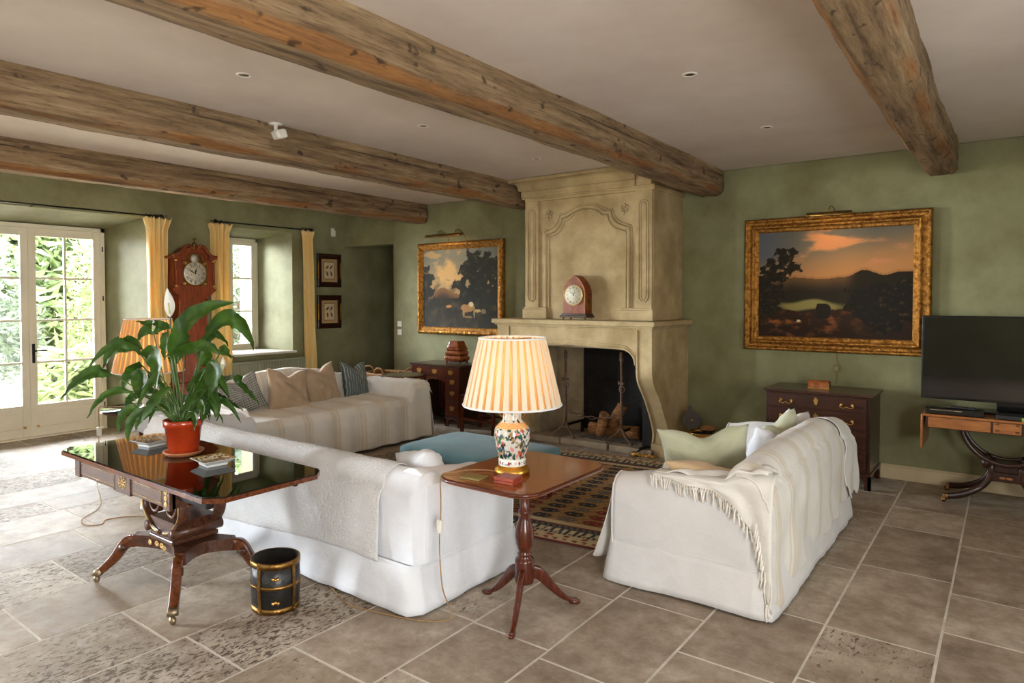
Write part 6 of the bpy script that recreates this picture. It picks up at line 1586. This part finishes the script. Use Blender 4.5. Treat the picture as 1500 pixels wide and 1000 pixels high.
curtain('yellow silk curtain hanging between the french doors and the longcase clock', 3.86, .21, .27, .04, 2.555, CX0, 1)
curtain('yellow silk curtain hanging between the longcase clock and the small window', 4.665, .20, .27, .60, 2.555, CX0-.02, 2)
curtain('yellow silk curtain hanging between the radiator end and the bird prints', 5.99, .17, .17, .30, 2.575, CX0, 5, lean=.05)
def pole(name, label, y0, y1, z, yk):
    t = thing(name, label, 'curtain pole', (CX0-.005, (y0+y1)/2, z)); L = (y1-y0)/2
    m = MB(); m.tube([(0, -L, 0), (0, L, 0)], .009, 8); m.build('rod', blackfab_m, t)
    for s in (-1, 1): m = MB(); m.sball((0, s*L, 0), .026, 10, (1, 1.1, 1)); m.build('finial', blackfab_m, t)
    for y in yk: m = MB(); m.tube([(0, y, -.0), (-.05, y, -.02), (-.094, y, -.02)], .006, 6); m.tube([(.016*cos(a), y, .016*sin(a)) for a in [2*pi*k/10 for k in range(10)]], .005, 5, closed=True); m.build('bracket', blackfab_m, t)
pole('curtain_pole', 'long black iron curtain pole over the french doors', 1.5, 3.92, 2.578, (-.1, 1.15))
pole('curtain_pole', 'short black iron curtain pole over the small casement window', 4.60, 6.05, 2.588, (-.65, .66))
t = thing('radiator', 'green-painted ribbed panel radiator under the small window', 'radiator', (XL+.06, 5.38, .18))
m = MB(); m.box(-.03, -.60, 0, -.015, .60, .56, bev=.004); m.build('back_panel', rad_m, t)
m = MB()
def rb(u, v): y = -.60+1.2*u; return (.032+.010*max(-1, min(1, 1.8*sin(y*2*pi/.045))), y, .56*v)
m.grid(rb, 270, 3); m.build('ribbed_panel', rad_m, t, solid=.003)
m = MB(); m.box(-.03, -.605, .555, .048, .605, .575, bev=.004); m.box(-.03, .598, 0, .045, .606, .56); m.box(-.03, -.606, 0, .045, -.598, .56); m.build('top_grille', rad_m, t)
m = MB(); m.tube([(.0, .60, .53), (.0, .64, .53)], .011, 8); m.sball((0, .645, .53), .016, 8); m.tube([(0, -.5, 0), (0, -.5, -.18)], .009, 8); m.tube([(0, .5, 0), (0, .5, -.18)], .009, 8); m.build('valve', brass_m, t)

# ------------------------------------------------------------------ lamp and small table by the french doors
t = thing('glass_side_table', 'small round side table by the french doors with a glass-protected top', 'side table', (-6.30, 2.84, 0))
m = MB(); m.lathe([(0, .585), (.32, .585), (.335, .592), (.33, .604), (0, .604)], 48, cap=False); m.build('tabletop', mahog_m, t)
m = MB(); m.lathe([(0, .607), (.335, .607), (.335, .614), (0, .614)], 48, cap=False); m.build('glass_top', gtop_m, t)
m = MB(); m.lathe([(0, .13), (.03, .13), (.034, .2), (.022, .26), (.034, .38), (.022, .46), (.028, .55), (.07, .584), (0, .585)], 20, cap=False); m.build('column', mahogz_m, t)
for a in (-47, 73, 193):
    a = radians(a); dv = Vector((cos(a), sin(a), 0)); m = MB(); m.sweep(smooth_path([dv*q[0]+Vector((0, 0, q[1])) for q in ((.02, .18), (.08, .16), (.2, .07), (.36, .025), (.46, .022), (.52, .018))], 4), (-sin(a), cos(a), 0), [.035]*17+[.05, .06, .055, .03], [.055-.03*i/20 for i in range(21)], .4); m.build('leg', mahogz_m, t)
TB = .6145
t = thing('table_lamp', 'peach pleated shade lamp on the round side table behind the peace lily', 'table lamp', (-6.22, 2.86, TB))
m = MB(); m.lathe([(0, 0), (.07, 0), (.075, .01), (.06, .02), (.05, .03), (.075, .09), (.088, .14), (.08, .19), (.05, .23), (.035, .25), (.04, .27), (0, .275)], 32, cap=False); m.build('ceramic_base', ceram_m, t)
m = MB(); m.lathe([(0, .275), (.014, .275), (.014, .36), (0, .36)], 12, cap=False); m.build('fitting', brass_m, t)
pleated(t, .29, .33, .19, .80, 34, shadeb_m)
m = MB(); m.tube([(0, -.19, .795), (0, .19, .795)], .0022, 5); m.tube([(-.19, 0, .795), (.19, 0, .795)], .0022, 5); m.tube([(0, 0, .36), (0, 0, .795)], .003, 5); m.build('carrier', brass_m, t)
m = MB(); m.sball((0, 0, .46), .03, 12, (1, 1, 1.3)); m.build('bulb', bulb_m, t)
l = light('side_lamp_glow', 'POINT', (0, 0, .5), 2.2, (1, .76, .5), size=.04); l.parent = t
m = MB(); m.tube(smooth_path([(-6.33, 2.80, TB+.005), (-6.50, 2.66, TB+.005), (-6.575, 2.60, TB+.007), (-6.585, 2.585, .58), (-6.58, 2.585, .45), (-6.58, 2.58, .30), (-6.56, 2.56, .1), (-6.3, 2.45, .006), (-5.6, 2.2, .006), (-5.35, 1.98, .006), (-5.18, 1.95, .006), (-5.12, 2.02, .006), (-5.2, 2.08, .006), (-5.15, 2.2, .006), (-5.0, 2.34, .006), (-4.9, 2.6, .006)], 5), .004, 5); o = m.build('lamp_cord', cord_m); tag(o, 'brown flex curling over the pale flagstones near the french doors', 'cord')
B(-6.60, 2.567, .36, -6.56, 2.602, .44, bev=.008).build('inline_switch', plast_m, o)

# ------------------------------------------------------------------ brass scuttle and bellows beside the fireplace
t = thing('coal_scuttle', 'shiny brass coal scuttle standing between the fireplace and the right-hand sofa', 'coal scuttle', (-2.44, 6.45, 0))
t.scale = (.8, .8, .76)
m = MB(); m.lathe([(0, .03), (.13, .03), (.16, .08), (.175, .2), (.165, .3), (.15, .33), (.185, .345), (.19, .355), (.17, .358), (.15, .34), (.15, .1), (0, .09)], 40, cap=False); m.build('body', brass_m, t)
m = MB(); m.lathe([(.125, 0), (.135, .01), (.12, .03)], 30, cap=True); m.build('foot_ring', brassd_m, t)
for s in (-1, 1): m = MB(); m.tube([(s*(.17+.035*sin(a)), .0+.05*cos(a), .26) for a in [pi*k/8 for k in range(9)]], .007, 6); m.build('handle', brassd_m, t)
m = MB(); m.grid(lambda u, v: ((-1+2*u)*.16*sqrt(max(0, 1-(2*v-1)**2))*.9, (2*v-1)*.145, .335+.02*nz(u*6, v*6, 2)), 14, 14); m.build('coal', dark_m, t)
t = thing('fireside_bellows', 'dark leather and wood bellows propped on the brass scuttle', 'bellows', (-2.55, 6.50, .275), rot=(radians(-10), radians(-10), radians(20)))
m = MB(); poly = [(-.02, .24), (.02, .24), (.022, .19), (.05, .175), (.085, .14), (.095, .09), (.08, .045), (.04, .01), (.012, -.0), (-.012, 0), (-.04, .01), (-.08, .045), (-.095, .09), (-.085, .14), (-.05, .175), (-.022, .19)]
m.prism(poly, 'y', -.03, -.018); m.build('board', dmahogz_m, t); m = MB(); m.prism(poly[:6]+poly[6:], 'y', .018, .03); m.build('board', dmahogz_m, t)
m = MB(); m.prism([(x*.93, .005+z*.93) for x, z in poly[2:]], 'y', -.018, .018); m.build('leather', dark_m, t)
m = MB(); m.sball((0, -.032, .09), .012, 10, (1, .5, 1)); m.build('brass_boss', brass_m, t)
t = thing('hearth_brush', 'wooden-backed hearth brush lying on the brass scuttle', 'brush', (-2.37, 6.42, .28), radians(15))
m = MB(); m.sball((0, 0, .035), .075, 14, (1, .5, .42)); m.build('back', log_m, t); m = MB(); m.sball((0, 0, .015), .07, 12, (1, .5, .2)); m.build('bristles', dark_m, t)
